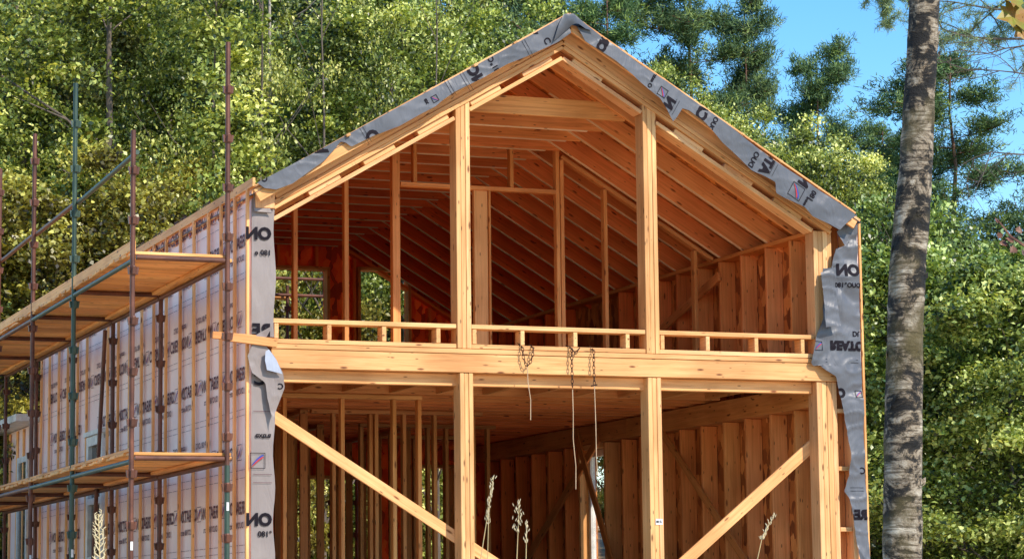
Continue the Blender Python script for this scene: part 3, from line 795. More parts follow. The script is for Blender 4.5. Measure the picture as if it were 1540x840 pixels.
# dark crease flap at the upper storey and the fold hanging at beam level
drape('corner_membrane', [(1252, 404), (1256, 440), (1262, 490)], [(1233, 410), (1238, 445), (1240, 492)], -.17, 30, 8, .07, 1.3, None, tint=None)
drape('corner_membrane',
      [(385, 503), (372, 535), (378, 560), (399, 575), (402, 600), (412, 640)],
      [(410, 489), (396, 515), (412, 535), (424, 560), (427, 583), (411, 628)], -.09, 40, 8, .05, 2.2,
      [('t', 425, 585, dR, uR, 'C', .08)], mat='ret')
drape('corner_membrane', [(399, 528), (398, 542), (401, 556)], [(404, 525), (416, 542), (424, 562)], -.145, 20, 5, .02, 2.7, None, mat='fold')
drape('corner_membrane', [(380, 283), (381, 300), (382, 318)], [(392, 284), (398, 300), (409, 320)], -.06, 20, 5, .03, 6.7, None, mat='ret')

# ------------------------------------------------------------------ shed behind, left
shed = empty('shed', (0, 12.2, -.2), 'low lean-to shed joined to the back left corner of the timber house, pale flat roof', 'shed')
s_ = MB(); s_.box((XL-.02, LEN+.15, -.1), (XL+.0, 13.3, 3.02)); s_.box((XL, 13.28, -.1), (.1, 13.3, 3.02)); sw = s_.build('wall', M['wrap'], shed)
for y in (11.1, 11.6, 12.1, 12.6, 13.2): boxb('batten', (XL-.055, y, .05), (XL-.025, y+.05, 3.0), sw, tint=(1.2, 1.1, .95))
s_ = MB(); s_.box((XL-.35, LEN+.12, 3.03), (.3, 14.0, 3.13)); s_.build('roof', M['white'], shed)
s_ = MB(); s_.box((XL-.07, 11.7, 1.0), (XL-.026, 11.78, 2.6)); s_.box((XL-.07, 12.4, 1.0), (XL-.026, 12.48, 2.6)); s_.box((XL-.07, 11.78, 2.52), (XL-.026, 12.4, 2.6)); s_.box((XL-.07, 11.78, 1.0), (XL-.026, 12.4, 1.08))
w3 = s_.build('window', M['white'], shed); s_ = MB(); s_.box((XL-.045, 11.782, 1.082), (XL-.03, 12.398, 2.518)); s_.build('pane', M['glass'], w3)
for (x, y) in ((-2.5, 10.98), (-2.2, 11.1)): pass

# ------------------------------------------------------------------ scaffold
def standard(scf, x, y, z0, z1, mat='steel', step=.48, off=.12):
    mb = MB(); lean = random.uniform(-.006, .006)
    mb.tube([(x, y, z0), (x+lean*2, y, z1)], .0242, 12); mb.tube([(x, y, z0+.01), (x, y, z0)], .06, 12)
    o = mb.build('standard', M[mat], scf, smooth=False)
    z = off-.2
    while z < z1-.05:
        if z > z0+.1:
            c = MB(); c.tube([(x, y, z-.045), (x, y, z-.03), (x, y, z+.03), (x, y, z+.045)], [.028, .033, .033, .028], 10)
            for q in range(4):
                a = q*pi/2
                ca, sa = cos(a), sin(a)
                pts = []
                for zz in (z-.035, z+.035):
                    for (r_, t_) in ((.032, -.013), (.054, -.016), (.054, .016), (.032, .013)):
                        k_ = 1 if zz > z else .82
                        pts.append((x+ca*r_*k_-sa*t_, y+sa*r_*k_+ca*t_, zz))
                c.add(pts, [(0, 1, 2, 3), (4, 7, 6, 5), (0, 4, 5, 1), (1, 5, 6, 2), (2, 6, 7, 3), (3, 7, 4, 0)])
            c.build('collar', M[mat], o)
        z += step
    return o
def pipe(name, a, b, par, mat='steel', r=.0242):
    mb = MB(); mb.tube([a, b], r, 12); return mb.build(name, M[mat], par)
scf = empty('scaffold', (-3.2, 4, -.3), 'brown, flare warmed tube scaffold with two plank decks along the membrane clad side wall', 'scaffold')
SI, SO = -2.75, -3.67
SY = [-.68, 2.10, 4.45, 6.75, 9.1, 11.4]
ZU, ZL = 3.74, 1.84
tops = [4.93, 5.94, 5.82, 5.80, 5.75, 5.6]
for i, y in enumerate(SY):
    gz = -.3
    standard(scf, SI, y, gz, 5.85 if i == 0 else 3.80, 'steel', off=.3)
    standard(scf, SO, y, gz, tops[i], 'green' if i == 1 else 'steel', off=.42)
    if i == 0: pipe('sleeve', (SI+.0005, y, gz), (SI, y, 1.75), scf, 'green', .0262)
    for z in (ZU, ZL):
        pipe('transom', (SI-.03, y, z-.03), (SO+.03, y, z-.03), scf)
        lb = MB(); lb.box((SO-.012, y-.030, .95), (SO+.012, y-.0265, 1.03))
        if z == ZL and i < 3: lb.build('paper_tag', M['tag'], scf)
lb = MB(); lb.box((SI-.012, SY[0]-.030, 1.32), (SI+.012, SY[0]-.0285, 1.40)); lb.build('paper_tag', M['tag'], scf)
# second poles beside the outer line (brace tubes seen leaning)
pipe('diagonal_brace', (SI-.06, 4.6, 3.6), (SI-.02, 5.6, -.2), scf)
for i in range(len(SY)-1):
    for z, nm in ((ZU, 'u'), (ZL, 'l')):
        for x in (SI, SO):
            pipe('ledger', (x, SY[i]+.03, z-.06), (x, SY[i+1]-.03, z-.06), scf, 'green' if (x == SO and i < 2) else 'steel')
    pipe('guard_rail', (SO+.03, SY[i], 4.70-(.02 if i else -.02)), (SO+.03, SY[i+1], 4.66), scf, 'green' if i < 1 else 'steel')
rnd = random.Random(3)
for z in (ZU, ZL):
    edge = boxb('deck_board', (SI-.10, SY[0]+.06, z-.035), (SI+.06, SY[-1], z-.002), scf, M['plank'])
    boxb('deck_board', (SO-.02, SY[0]+.03, z+.03), (SO+.03, SY[-1], z+.13 if z == ZU else z+.06), scf, M['plank'], tint=(1.1, 1, .9))
    y = SY[0]+.03; n = 0
    while y < SY[-1] and n < 60:
        w = rnd.choice((.19, .195, .2, .21)); t = rnd.uniform(.8, 1.15)
        board('plank', (SI+rnd.uniform(.02, .09), y+w/2, z+.015), (SO-.02+rnd.uniform(-.03, .02), y+w/2, z+.015+rnd.uniform(-.003, .006)), w, .03, (0, 1, 0), edge, M['plank'], tint=(t, t*.97, t*.9))
        y += w+rnd.uniform(.004, .02); n += 1
board('loose_plank', (SI-.15, .8, ZL+.05), (SI-.1, 2.9, ZL+.05), .2, .035, (1, 0, 0), scf, M['wood'])

# scaffold behind the house, seen through the rear openings
sc2 = empty('scaffold', (2, 12.1, -.2), 'dark scaffold poles standing outside the rear gable, seen through its openings', 'scaffold')
for (px, zt) in ((497, 5.05), (535, 5.35), (433, 5.2)):
    x = at(px, 470, Y=12.1).x; standard(sc2, x, 12.1, -.2, zt, off=.25)
for z in (5.05, 5.30): pipe('ledger', (-.8, 12.07, z), (2.45, 12.07, z), sc2)
boxb('plank', (-1, 12.2, 5.02), (1.6, 12.45, 5.05), sc2, M['plank'])

# ------------------------------------------------------------------ chains with ropes on the beam
def torus_link(mb, c, ax1, ax2, L_=.05, W_=.026, r=.004):
    c = Vector(c); pts = []
    for i in range(12):
        a = 2*pi*i/12; pts.append(c+ax1*(cos(a)*L_/2)+ax2*(sin(a)*W_/2))
    pts.append(pts[0]); mb.tube(pts, r, 5, cap=False)
def chain(mb, pts):
    d = 0; tot = [0]
    for a, b in zip(pts, pts[1:]): tot.append(tot[-1]+(b-a).length)
    k = 0; s = 0
    while s < tot[-1]:
        i = max(j for j in range(len(pts)-1) if tot[j] <= s); t = (s-tot[i])/(tot[i+1]-tot[i]); p = pts[i].lerp(pts[i+1], t); ax = (pts[i+1]-pts[i]).normalized()
        sd = Vector((0, 1, 0)).cross(ax).normalized() if k % 2 else Vector((0, 1, 0)); torus_link(mb, p, ax, sd); s += .04; k += 1
YC = -.075
def A(px, py, y=YC): p = at(px, py, Y=y); p.y = y; return p
ch = []
top = [A(786, 523), A(786.5, 535), A(790, 546), A(793, 550), A(797, 546), A(801, 534), A(802, 523)]
o = MB(); chain(o, [Vector((top[0].x, .02, 3.06))]+top+[Vector((top[-1].x, .02, 3.06))])
c1 = o.build('hanging_chain', M['chain'], smooth=True); tag(c1, 'short loop of rusty chain over the beam with a cut string below', 'chain')
def rope(pts, par):
    o = MB(); o.tube(pts, .0045, 6); o.build('rope', M['rope'], par)
rope([A(793, 551), A(794, 575), A(798, 600), A(798, 631)], c1)
o = MB(); chain(o, [Vector((A(858, 523).x, .02, 3.06)), A(860, 524), A(860, 550), A(861, 584)]); chain(o, [A(862, 527), A(866, 530), A(870, 525)])
c2 = o.build('hanging_chain', M['chain'], smooth=True); tag(c2, 'rusty chain with a second loop at its top, left one of the roped pair', 'chain', )
rope([A(861, 585), A(862, 620), A(862, 660), A(866, 700), A(866, 735)], c2)
o = MB(); chain(o, [Vector((A(893, 527).x, .02, 3.06)), A(893, 528), A(893, 550), A(894, 578)]); 
c3 = o.build('hanging_chain', M['chain'], smooth=True); tag(c3, 'rusty chain hanging straight, right one of the pair holding long ropes', 'chain')
o = MB(); o.tube([A(889, 580), A(898, 578)], .008, 6); o.build('hook', M['chain'], c3)
rope([A(894, 580), A(896, 640), A(897, 690), A(899, 715)], c3)

# ------------------------------------------------------------------ vegetation
def arr_mesh(name, V, F, MI, T, mats):
    """V (n,3), F (m,4) quads, MI material index, T per-face tint"""
    me = bpy.data.meshes.new(name); n, m = len(V), len(F)
    me.vertices.add(n); me.vertices.foreach_set('co', np.asarray(V, np.float32).ravel())
    me.loops.add(m*4); me.loops.foreach_set('vertex_index', np.asarray(F, np.int32).ravel())
    me.polygons.add(m); me.polygons.foreach_set('loop_start', np.arange(0, m*4, 4, dtype=np.int32)); 
    me.update(calc_edges=True)
    me.polygons.foreach_set('material_index', np.asarray(MI, np.int32))
    at_ = me.attributes.new('tint', 'FLOAT', 'FACE'); at_.data.foreach_set('value', np.asarray(T, np.float32))
    for q in mats: me.materials.append(q)
    me.update(); return me
def leaves(rs, C, size, tint, upb=1.0):
    """one folded leaf quad at every point of C"""
    n = len(C); nr = rs.normal(size=(n, 3)); nr[:, 2] += upb; nr /= np.linalg.norm(nr, axis=1)[:, None]
    d = rs.normal(size=(n, 3)); d -= nr*(d*nr).sum(1)[:, None]; d /= np.linalg.norm(d, axis=1)[:, None]
    w = np.cross(nr, d); s = (size*rs.uniform(.6, 1.35, n))[:, None]
    V = np.stack([C-d*s*.5, C+w*s*.32+nr*s*.08, C+d*s*.55-nr*s*.12, C-w*s*.32+nr*s*.08], 1).reshape(-1, 3)
    F = np.arange(n*4).reshape(-1, 4); return V, F, tint
def crown_broad(rs, h, r, base, ncl, per, size, flat_=.55, ragged=.35):
    """clumps of leaves spread through an uneven crown; returns leaf centres, tints and clump centres"""
    zc_ = (h+base)/2; rz = (h-base)/2
    th = rs.uniform(0, 2*pi, ncl); cz = rs.uniform(-1, 1, ncl); q = rs.uniform(.25, 1, ncl)**.5
    lob = 1+ragged*np.sin(th*3+cz*4+rs.uniform(0, 6))*rs.uniform(.4, 1, ncl)
    rr = np.sqrt(np.maximum(0, 1-cz**2*.85))*q*lob
    CC = np.stack([r*rr*np.cos(th), r*rr*np.sin(th), zc_+rz*cz*(.9+.1*lob)], 1)
    cr = rs.uniform(.35, .85, ncl)*(r/3.2)**.5
    P, T = [], []
    for c, k in zip(CC, cr):
        n = int(per*rs.uniform(.5, 1.4)); g = rs.normal(size=(n, 3))*k*.38; g[:, 2] *= flat_; g[:, 2] -= .25*(g[:, 0]**2+g[:, 1]**2)/k
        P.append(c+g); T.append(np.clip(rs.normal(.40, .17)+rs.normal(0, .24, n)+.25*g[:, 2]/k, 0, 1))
    return np.concatenate(P), np.concatenate(T), CC
def limbs(rs, h, r, CC, r0, ncr, bend=.25, top=.92):
    mb = MB(); pts = [Vector((0, 0, -.5))]; x = y = 0
    for i in range(1, 9):
        x += rs.normal(0, bend*.25); y += rs.normal(0, bend*.25); pts.append(Vector((x, y, h*top*i/8)))
    rad = [r0*1.15]+[r0*(1-.85*i/8) for i in range(1, 9)]; mb.tube(pts, rad, 9)
    n1 = len(mb.f)
    for c in CC[rs.permutation(len(CC))[:ncr]]:
        c = Vector(c); z = max(h*.12, c.z-(.35+.5*rs.random())*Vector((c.x, c.y, 0)).length-.3); z = min(z, h*top*.97)
        k = z/(h*top)*8; i = min(7, int(k)); a = pts[i].lerp(pts[i+1], k-i); ra = max(.012, rad[i]*.4)
        m_ = a.lerp(c, .5)+Vector((rs.normal(0, .15), rs.normal(0, .15), rs.normal(0, .15)-.1))
        mb.tube([a, m_, c], [ra, ra*.6, ra*.18], 5, cap=False)
    return mb, n1
def tree_mesh(kind, seed, h, r, base, ncl, per, size, mat, barkm, r0, ncr=26, **kw):
    rs = np.random.RandomState(seed)
    P, T, CC = crown_broad(rs, h, r, base, ncl, per, size, **kw)
    V, F, T = leaves(rs, P, size, T)
    cm = arr_mesh('crown', V, F, np.zeros(len(F)), T, [M[mat]])
    mb, n1 = limbs(rs, h, r, CC, r0, ncr); tm = mesh('trunk', mb.v, mb.f, [M[barkm]], smooth=True)
    return tm, cm
def pine_mesh(seed, h, r, base, nb, mat='needle', r0=.16, dens=1.0):
    rs = np.random.RandomState(seed); mb = MB(); pts = [Vector((0, 0, -.5))]; x = y = 0
    for i in range(1, 11):
        x += rs.normal(0, .05); y += rs.normal(0, .05); pts.append(Vector((x, y, h*i/10)))
    rad = [r0*1.1]+[max(.015, r0*(1-.93*i/10)) for i in range(1, 11)]; mb.tube(pts, rad, 8)
    tips = []; nrm = []
    for b in range(nb):
        t = base+(1-base)*(b+rs.random())/nb; k = t*10; i = min(9, int(k)); a = pts[i].lerp(pts[i+1], k-i)
        th = rs.uniform(0, 2*pi); Lb = r*(1-.75*max(0, (t-base)/(1-base))**1.6)*rs.uniform(.45, 1.15); rise = rs.uniform(.05, .45)
        d = Vector((cos(th), sin(th), 0)); p = a.copy(); pl = [a]; 
        for q in range(1, 6):
            d = (d+Vector((rs.normal(0, .15), rs.normal(0, .15), rs.normal(.02, .08)))).normalized(); p = p+Vector((d.x, d.y, d.z*.5+rise*.35))*(Lb/5); pl.append(p.copy())
        mb.tube(pl, [max(.012, rad[i]*.38*(1-.16*q)) for q in range(6)], 5, cap=False)
        for q in range(2, 6):                                     # side twigs
            for u in range(int(6*dens)):
                s = Vector((rs.normal(), rs.normal(), rs.normal(.35, .35))).normalized(); e = pl[q]+(s*rs.uniform(.2, .6)+d*.2)*(.6+Lb*.25)
                mb.tube([pl[q], e], [.012, .005], 3, cap=False)
                for v_ in range(3):
                    f = .45+.3*v_; c = pl[q].lerp(e, f)+Vector(rs.normal(0, .11, 3)); tips.append(c); nrm.append(s)
    tips = np.array([tuple(t) for t in tips]); nt_ = len(tips); per = 20
    dirs = rs.normal(size=(nt_, per, 3)); dirs[:, :, 2] += .55; dirs += np.array([tuple(s) for s in nrm])[:, None, :]*.7; dirs /= np.linalg.norm(dirs, axis=2)[..., None]
    Ln = rs.uniform(.08, .17, (nt_, per, 1)); c0 = tips[:, None, :]+rs.normal(0, .07, (nt_, per, 3))
    sd = rs.normal(size=dirs.shape); sd -= dirs*(sd*dirs).sum(2)[..., None]; sd /= np.linalg.norm(sd, axis=2)[..., None]; w = .012
    V = np.stack([c0-sd*w, c0+sd*w, c0+dirs*Ln+sd*w*.4, c0+dirs*Ln-sd*w*.4], 2).reshape(-1, 3); F = np.arange(len(V)).reshape(-1, 4)
    T = np.clip(rs.normal(.4, .2, (nt_, 1))+rs.normal(0, .12, (nt_, per)), 0, 1).ravel()
    cm = arr_mesh('crown', V, F, np.zeros(len(F)), T, [M[mat]]); tm = mesh('trunk', mb.v, mb.f, [M['bark_pine']], smooth=True)
    return tm, cm

PROTO = {}
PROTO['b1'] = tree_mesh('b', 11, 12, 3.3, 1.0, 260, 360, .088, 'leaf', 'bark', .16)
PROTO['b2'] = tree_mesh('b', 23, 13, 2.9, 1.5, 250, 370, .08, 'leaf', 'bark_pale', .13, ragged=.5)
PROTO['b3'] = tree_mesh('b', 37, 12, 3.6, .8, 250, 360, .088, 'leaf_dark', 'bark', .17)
PROTO['g1'] = tree_mesh('b', 41, 9, 3.2, .3, 220, 400, .10, 'leaf_flare', 'bark', .13)
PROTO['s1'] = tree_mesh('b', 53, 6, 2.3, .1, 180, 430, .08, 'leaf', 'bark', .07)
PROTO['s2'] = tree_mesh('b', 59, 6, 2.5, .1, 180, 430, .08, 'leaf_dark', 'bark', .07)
PROTO['p1'] = pine_mesh(5, 15, 3.0, .38, 44)
PROTO['p2'] = pine_mesh(8, 14, 2.7, .30, 42)
PROTO['p3'] = pine_mesh(13, 14, 1.9, .5, 26, dens=1.0)
PROTO['n1'] = tree_mesh('b', 61, 12, 2.8, 2.0, 60, 120, .08, 'leaf', 'bark', .09, ncr=26)

def plant(kind, name, px, D, s, rz, label, cat, group=None, tint=(1, 1, 1), topy=None, zs=None):
    if kind[0] == 'p': tint = (tint[0]*1.3, tint[1]*1.25, tint[2]*.85)
    p = ground_dir(px, D); p.z = terrain(p.x, p.y)-.1
    tm, cm = PROTO[kind]
    h = max(v[2] for v in ((cm.vertices[i].co) for i in range(0, len(cm.vertices), 97)))
    sz = zs or s
    if topy is not None:            # tree height chosen so that its top stands at the height measured
        zt = CAM.z+D*((420-topy)/FPX*1.0+math.tan(PITCH))/1.0
        sz = (zt-p.z)/h
    r = empty(name, p, label, cat, group)
    W = Matrix.Translation(p)@Matrix.Rotation(rz, 4, 'Z')@Matrix.Diagonal((s, s, sz, 1))
    mkobj('trunk', tm, W, r, None, tint); mkobj('crown', cm, W, r, None, tint)
    return r
rg = random.Random(12)
G1 = 'broadleaf trees of the wood left of and behind the house'
LW = 'green broadleaf tree in the dense wood rising behind the timber house'
# nearest row, left and behind
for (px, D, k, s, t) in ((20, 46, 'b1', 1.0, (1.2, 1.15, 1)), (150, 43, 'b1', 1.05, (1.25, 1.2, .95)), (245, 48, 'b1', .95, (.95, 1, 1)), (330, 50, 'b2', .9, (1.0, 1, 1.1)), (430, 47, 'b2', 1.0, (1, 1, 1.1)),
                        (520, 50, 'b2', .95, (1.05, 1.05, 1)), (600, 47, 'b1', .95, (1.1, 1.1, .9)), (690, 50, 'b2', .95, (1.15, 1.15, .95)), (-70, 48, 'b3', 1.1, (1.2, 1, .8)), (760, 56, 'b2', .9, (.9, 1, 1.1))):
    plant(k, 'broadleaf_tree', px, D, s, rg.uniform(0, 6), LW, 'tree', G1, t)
for i, px in enumerate(range(-120, 800, 92)):
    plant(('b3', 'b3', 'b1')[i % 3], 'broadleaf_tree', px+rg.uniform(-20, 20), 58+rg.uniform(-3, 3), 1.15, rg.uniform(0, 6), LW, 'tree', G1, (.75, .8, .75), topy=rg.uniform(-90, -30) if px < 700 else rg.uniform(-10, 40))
for i, px in enumerate(range(-160, 720, 110)):
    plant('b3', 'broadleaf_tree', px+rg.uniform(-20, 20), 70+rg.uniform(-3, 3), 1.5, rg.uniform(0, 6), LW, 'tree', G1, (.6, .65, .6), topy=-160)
# undergrowth low on the left, sun flare glow painted into its leaf colour
for (px, D, s, ty) in ((-30, 41, .95, 300), (75, 40, .9, 250), (175, 41, .85, 235), (265, 43, .8, 215), (330, 44, .7, 260)):
    plant('g1', 'young_tree', px, D, s, rg.uniform(0, 6), 'young tree with flare tinted leaves behind the upper scaffold deck', 'tree', 'flare tinted young trees', (1, .95, .8), topy=ty)
# bare looking thin stems between left pole and roof
for (px, D, s) in ((395, 42.5, .6), (315, 43, .65), (485, 43.5, .6), (655, 44, .5)):
    plant('n1', 'thin_tree', px, D, s, rg.uniform(0, 6), 'thin pale stemmed tree with sparse leaves in front of the dense wood', 'tree', 'thin pale stemmed trees', (1.1, 1, .8), zs=1.1)
# behind the ridge and right slope
for (px, D, k, s, t, ty) in ((1010, 52, 'b2', .7, (1.25, 1.2, .95), 90), (1090, 50, 'b2', .75, (1.25, 1.2, 1), 150), (1165, 50, 'b1', .75, (1.2, 1.15, 1), 175), (1235, 49, 'b1', .7, (1.2, 1.15, 1), 215), (945, 56, 'b2', .6, (1, 1.05, 1), 75)):
    plant(k, 'broadleaf_tree', px, D, s, rg.uniform(0, 6), 'lime green tree showing above the right roof slope', 'tree', 'lime green trees above the right roof slope', t, topy=ty)
for (px, D, k, s, t, ty) in ((1345, 43, 's1', 1.0, (.85, .95, .8), 310), (1440, 41, 's1', 1.1, (.85, .95, .8), 385), (1530, 40, 's1', 1.1, (.95, 1, .85), 420), (1590, 44, 's2', 1.3, (1, 1, 1), 390), (1330, 50, 's2', 1.5, (1, 1.1, 1), 330), (1410, 52, 's2', 1.5, (.9, 1, .9), 350), (1500, 53, 's2', 1.5, (.9, 1, .9), 400),
                            (1310, 58, 'b3', .8, (.8, .9, .8), 300), (1390, 60, 'b3', .8, (.7, .8, .7), 350), (1470, 60, 'b3', .8, (.7, .8, .7), 400), (1550, 60, 'b3', .8, (.7, .8, .7), 410), (1265, 56, 'b3', .7, (.8, .9, .8), 260)):
    plant(k, 'broadleaf_tree', px, D, s, rg.uniform(0, 6), 'bushy green tree low on the right, beside and behind the birch trunk', 'tree', 'bushy trees on the right', t, topy=ty)
# seen through the rear openings
for (px, D, s) in ((440, 53, 1.1), (560, 52, 1.1), (660, 54, 1.1), (500, 60, 1.3), (620, 60, 1.3)):
    plant('s1', 'bush', px, D, s, rg.uniform(0, 6), 'leafy bush behind the house seen through the rear openings', 'bush', 'bushes behind the rear gable', (1.7, 1.8, 1.3))
# pines
plant('p1', 'pine_tree', 800, 62, 1.15, .4, 'tall pine whose dark trunk rises just left of the roof ridge', 'pine tree', None, (1, 1, 1), topy=-260)
plant('p1', 'pine_tree', 925, 58, .9, 1.7, 'dense pine directly right of the roof ridge', 'pine tree', None, (1.1, 1.15, 1), topy=-40)
plant('p1', 'pine_tree', 1045, 60, 1.05, 2.9, 'tall pine with open branches against the sky above the right roof slope', 'pine tree', None, (1, 1, 1), topy=-70)
plant('p2', 'pine_tree', 1120, 62, .8, 4.4, 'smaller pine close right of the tall open pine', 'pine tree', None, (1, 1, 1), topy=-20)
plant('p2', 'pine_tree', 1240, 60, .8, 5.2, 'leaning pointed pine alone against the sky left of the birch', 'pine tree', None, (1, 1.05, 1), topy=55)
plant('p1', 'pine_tree', 1445, 52, 1.0, 2.2, 'broad pine partly hidden behind the birch trunk', 'pine tree', None, (.95, 1, 1), topy=75)
plant('p2', 'pine_tree', 1350, 62, .7, 1.1, 'low pine top between the pointed pine and the birch', 'pine tree', None, (1.1, 1.1, .9), topy=185)

# ------------------------------------------------------------------ birch in the foreground
pts_px = [(1391, -30), (1388, 60), (1382, 150), (1378, 240), (1371, 330), (1364, 420), (1361, 510), (1359, 600), (1358, 700), (1357, 800), (1356, 900)]
wid = [46, 46, 47, 50, 54, 54, 54, 55, 56, 58, 59]
D = 13.0
YB = ground_dir(1370, D).y
pl = [at(a, b, Y=YB) for a, b in pts_px][::-1]; rr = [w/2/FPX*D for w in wid][::-1]
pl = [Vector((p.x, YB, p.z)) for p in pl]
gz = terrain(pl[0].x, YB)-.2
pl = [Vector((pl[0].x-.02, YB, gz)), Vector((pl[0].x-.01, YB, (gz+pl[0].z)/2))]+pl; rr = [rr[0]*1.35, rr[0]*1.12]+rr
for i in range(1, 9): pl.append(pl[-1]+Vector((.03, .02, .8))); rr.append(rr[-1]*.9)
# resample finely with rough bark
cl = [Vector(p) for p in pl]; dist = [0]
for a, b in zip(cl, cl[1:]): dist.append(dist[-1]+(b-a).length)
fine, fr = [], []
s = 0
while s < dist[-1]:
    i = max(j for j in range(len(cl)-1) if dist[j] <= s); t = (s-dist[i])/(dist[i+1]-dist[i]); fine.append(cl[i].lerp(cl[i+1], t)); fr.append(rr[i]+(rr[i+1]-rr[i])*t); s += .018
base = fine[0].copy()
nb_ = 56; V = []; F = []
for i, (p, r_) in enumerate(zip(fine, fr)):
    for k in range(nb_):
        a = 2*pi*k/nb_; q = Vector((cos(a)*1.5, sin(a)*1.5, p.z*6)); n_ = noise.noise(q)*.5+noise.noise(Vector((cos(a)*4, sin(a)*4, p.z*16)))*.35+noise.noise(Vector((cos(a)*9, sin(a)*9, p.z*60)))*.22
        R_ = r_*(1+.10*n_); V.append(Vector((p.x+cos(a)*R_, p.y+sin(a)*R_, p.z))-base)
for i in range(len(fine)-1):
    for k in range(nb_): F.append((i*nb_+k, i*nb_+(k+1) % nb_, (i+1)*nb_+(k+1) % nb_, (i+1)*nb_+k))
bt = empty('birch_tree', base, 'close birch trunk with peeling white and black mossy bark at the right', 'birch tree')
# peeling bark curls standing off the edges
pe = MB(); rb = random.Random(5)
for i in range(170):
    k = rb.randrange(0, len(fine)-2); p = fine[k]; r_ = fr[k]; a = rb.uniform(0, 2*pi); w = rb.uniform(.12, .35); h_ = rb.uniform(.006, .02); lift = rb.uniform(.004, .016)
    pts = []
    for j in range(5):
        aa = a+w*j/4; R_ = r_*1.04+lift*(j/4)**2
        for zz in (-h_, h_*.6): pts.append(Vector((p.x+cos(aa)*R_, p.y+sin(aa)*R_, p.z+zz+.004*j))-base)
    pe.add(pts, [(j*2, j*2+2, j*2+3, j*2+1) for j in range(4)])


tv = V+pe.v; tf = F+[tuple(i+len(V) for i in f) for f in pe.f]
mkobj('trunk', mesh('trunk', tv, tf, [M['birch']], smooth=True), Matrix.Translation(base), bt)

# ------------------------------------------------------------------ branches reaching in on the right
def twig(mb, p, d, Ln, r, depth, rs, curl=.35, bud=None):
    pts = [p.copy()]; n = 7
    for i in range(n):
        d = (d+Vector((rs.normal(0, curl*.4), rs.normal(0, curl*.4), rs.normal(0, curl*.4)))).normalized(); p = p+d*(Ln/n); pts.append(p.copy())
    mb.tube(pts, [r*(1-.7*i/n) for i in range(n+1)], 5, cap=False)
    if depth > 0:
        for i in range(1, n+1):
            if rs.random() < .8: twig(mb, pts[i], (d+Vector(rs.normal(0, .9, 3))).normalized(), Ln*rs.uniform(.3, .55), r*.5, depth-1, rs, curl)
rs = np.random.RandomState(4)
def P(px, py, D_): return at(px, py, Y=ground_dir(px, D_).y)
mb = MB()
for (a, b) in (((1620, 60), (1470, 40)), ((1620, 130), (1490, 100)), ((1600, 200), (1500, 130)), ((1620, 250), (1480, 200))):
    p0 = P(a[0], a[1], 17); p1 = P(b[0], b[1], 17); twig(mb, p0, (p1-p0).normalized(), (p1-p0).length*1.25, .008, 2, rs, .3)
tp = P(1620, 130, 17); 
for v in mb.v: v -= tp
br = mb.build('bare_branch', M['bark'], None, Matrix.Translation(tp), smooth=True); tag(br, 'tangle of thin bare twigs against the sky at the right edge', 'branch')
# sparse pine branch behind birch top
def pine_branch(starts, D_, seed, label, nm='pine_branch'):
    rs = np.random.RandomState(seed); mb = MB(); tips = []
    for (a, b) in starts:
        p0 = P(*a, D_); p1 = P(*b, D_); m0 = len(mb.v); twig(mb, p0, (p1-p0).normalized(), (p1-p0).length, .014, 2, rs, .22)
        tips += [v.copy() for v in mb.v[m0::7]]
    org = P(*starts[0][0], D_)
    C = np.array([tuple(t-org) for t in tips]); C = C[rs.permutation(len(C))[:900]]; per = 12
    dirs = rs.normal(size=(len(C), per, 3)); dirs[..., 2] += .2; dirs /= np.linalg.norm(dirs, axis=2)[..., None]; Ln = rs.uniform(.03, .06, (len(C), per, 1)); c0 = C[:, None, :]+rs.normal(0, .012, dirs.shape)
    sd = rs.normal(size=dirs.shape); sd -= dirs*(sd*dirs).sum(2)[..., None]; sd /= np.linalg.norm(sd, axis=2)[..., None]; w = .0022
    V = np.stack([c0-sd*w, c0+sd*w, c0+dirs*Ln+sd*w*.4, c0+dirs*Ln-sd*w*.4], 2).reshape(-1, 3); F = np.arange(len(V)).reshape(-1, 4)
    for v in mb.v: v -= org
    r = mb.build(nm, M['bark'], None, Matrix.Translation(org), smooth=True); tag(r, label, 'branch')
    T = rs.uniform(.3, .9, len(F)); mkobj('needles', arr_mesh('needles', V, F, np.zeros(len(F)), T, [M['needle']]), Matrix.Translation(org), r, None, (1.6, 1.5, 1.5))
pine_branch([((1600, 10), (1410, 30)), ((1590, 60), (1415, 60)), ((1580, -30), (1430, -5))], 20, 21, 'airy pine branch coming in from the top right behind the birch')
pine_branch([((1300, -60), (1345, 12)), ((1330, -50), (1350, 35))], 20, 22, 'small pine sprig at the top edge just left of the birch')
# autumn coloured maple leaves at the top right corner, dry sprig below
def leafblade(mb, c, d, s, nrm, m=0):
    d = d.normalized(); w = nrm.cross(d).normalized(); out = []
    prof = [(0, 0), (.1, .22), (.05, .5), (.3, .38), (.38, .62), (.52, .34), (.66, .42), (.72, .2), (1, 0)]
    L_ = [c+d*(s*x)+w*(s*y) for x, y in prof]; R_ = [c+d*(s*x)-w*(s*y) for x, y in prof[1:-1]]
    spine = [c+d*(s*x)-nrm*(s*.06) for x in (0.0, .35, .7)]
    pts = L_+R_[::-1]; n = len(pts); cc = c+d*(s*.45)-nrm*s*.07; mb.add(pts+[cc], [(i, (i+1) % n, n) for i in range(n)], m)
def newleaf(nm, c1, c2):
    m, nt, b = newmat(nm); tc = N(nt, 'TexCoord'); n = N(nt, 'TexNoise', i_Scale=30, i_Detail=4); L(nt, tc.outputs['Object'], n.inputs['Vector'])
    r = ramp(nt, [(.35, c1), (.6, c2)], n.outputs[0]); L(nt, r.outputs[0], b.inputs['Base Color']); b.inputs['Roughness'].default_value = .5; return m
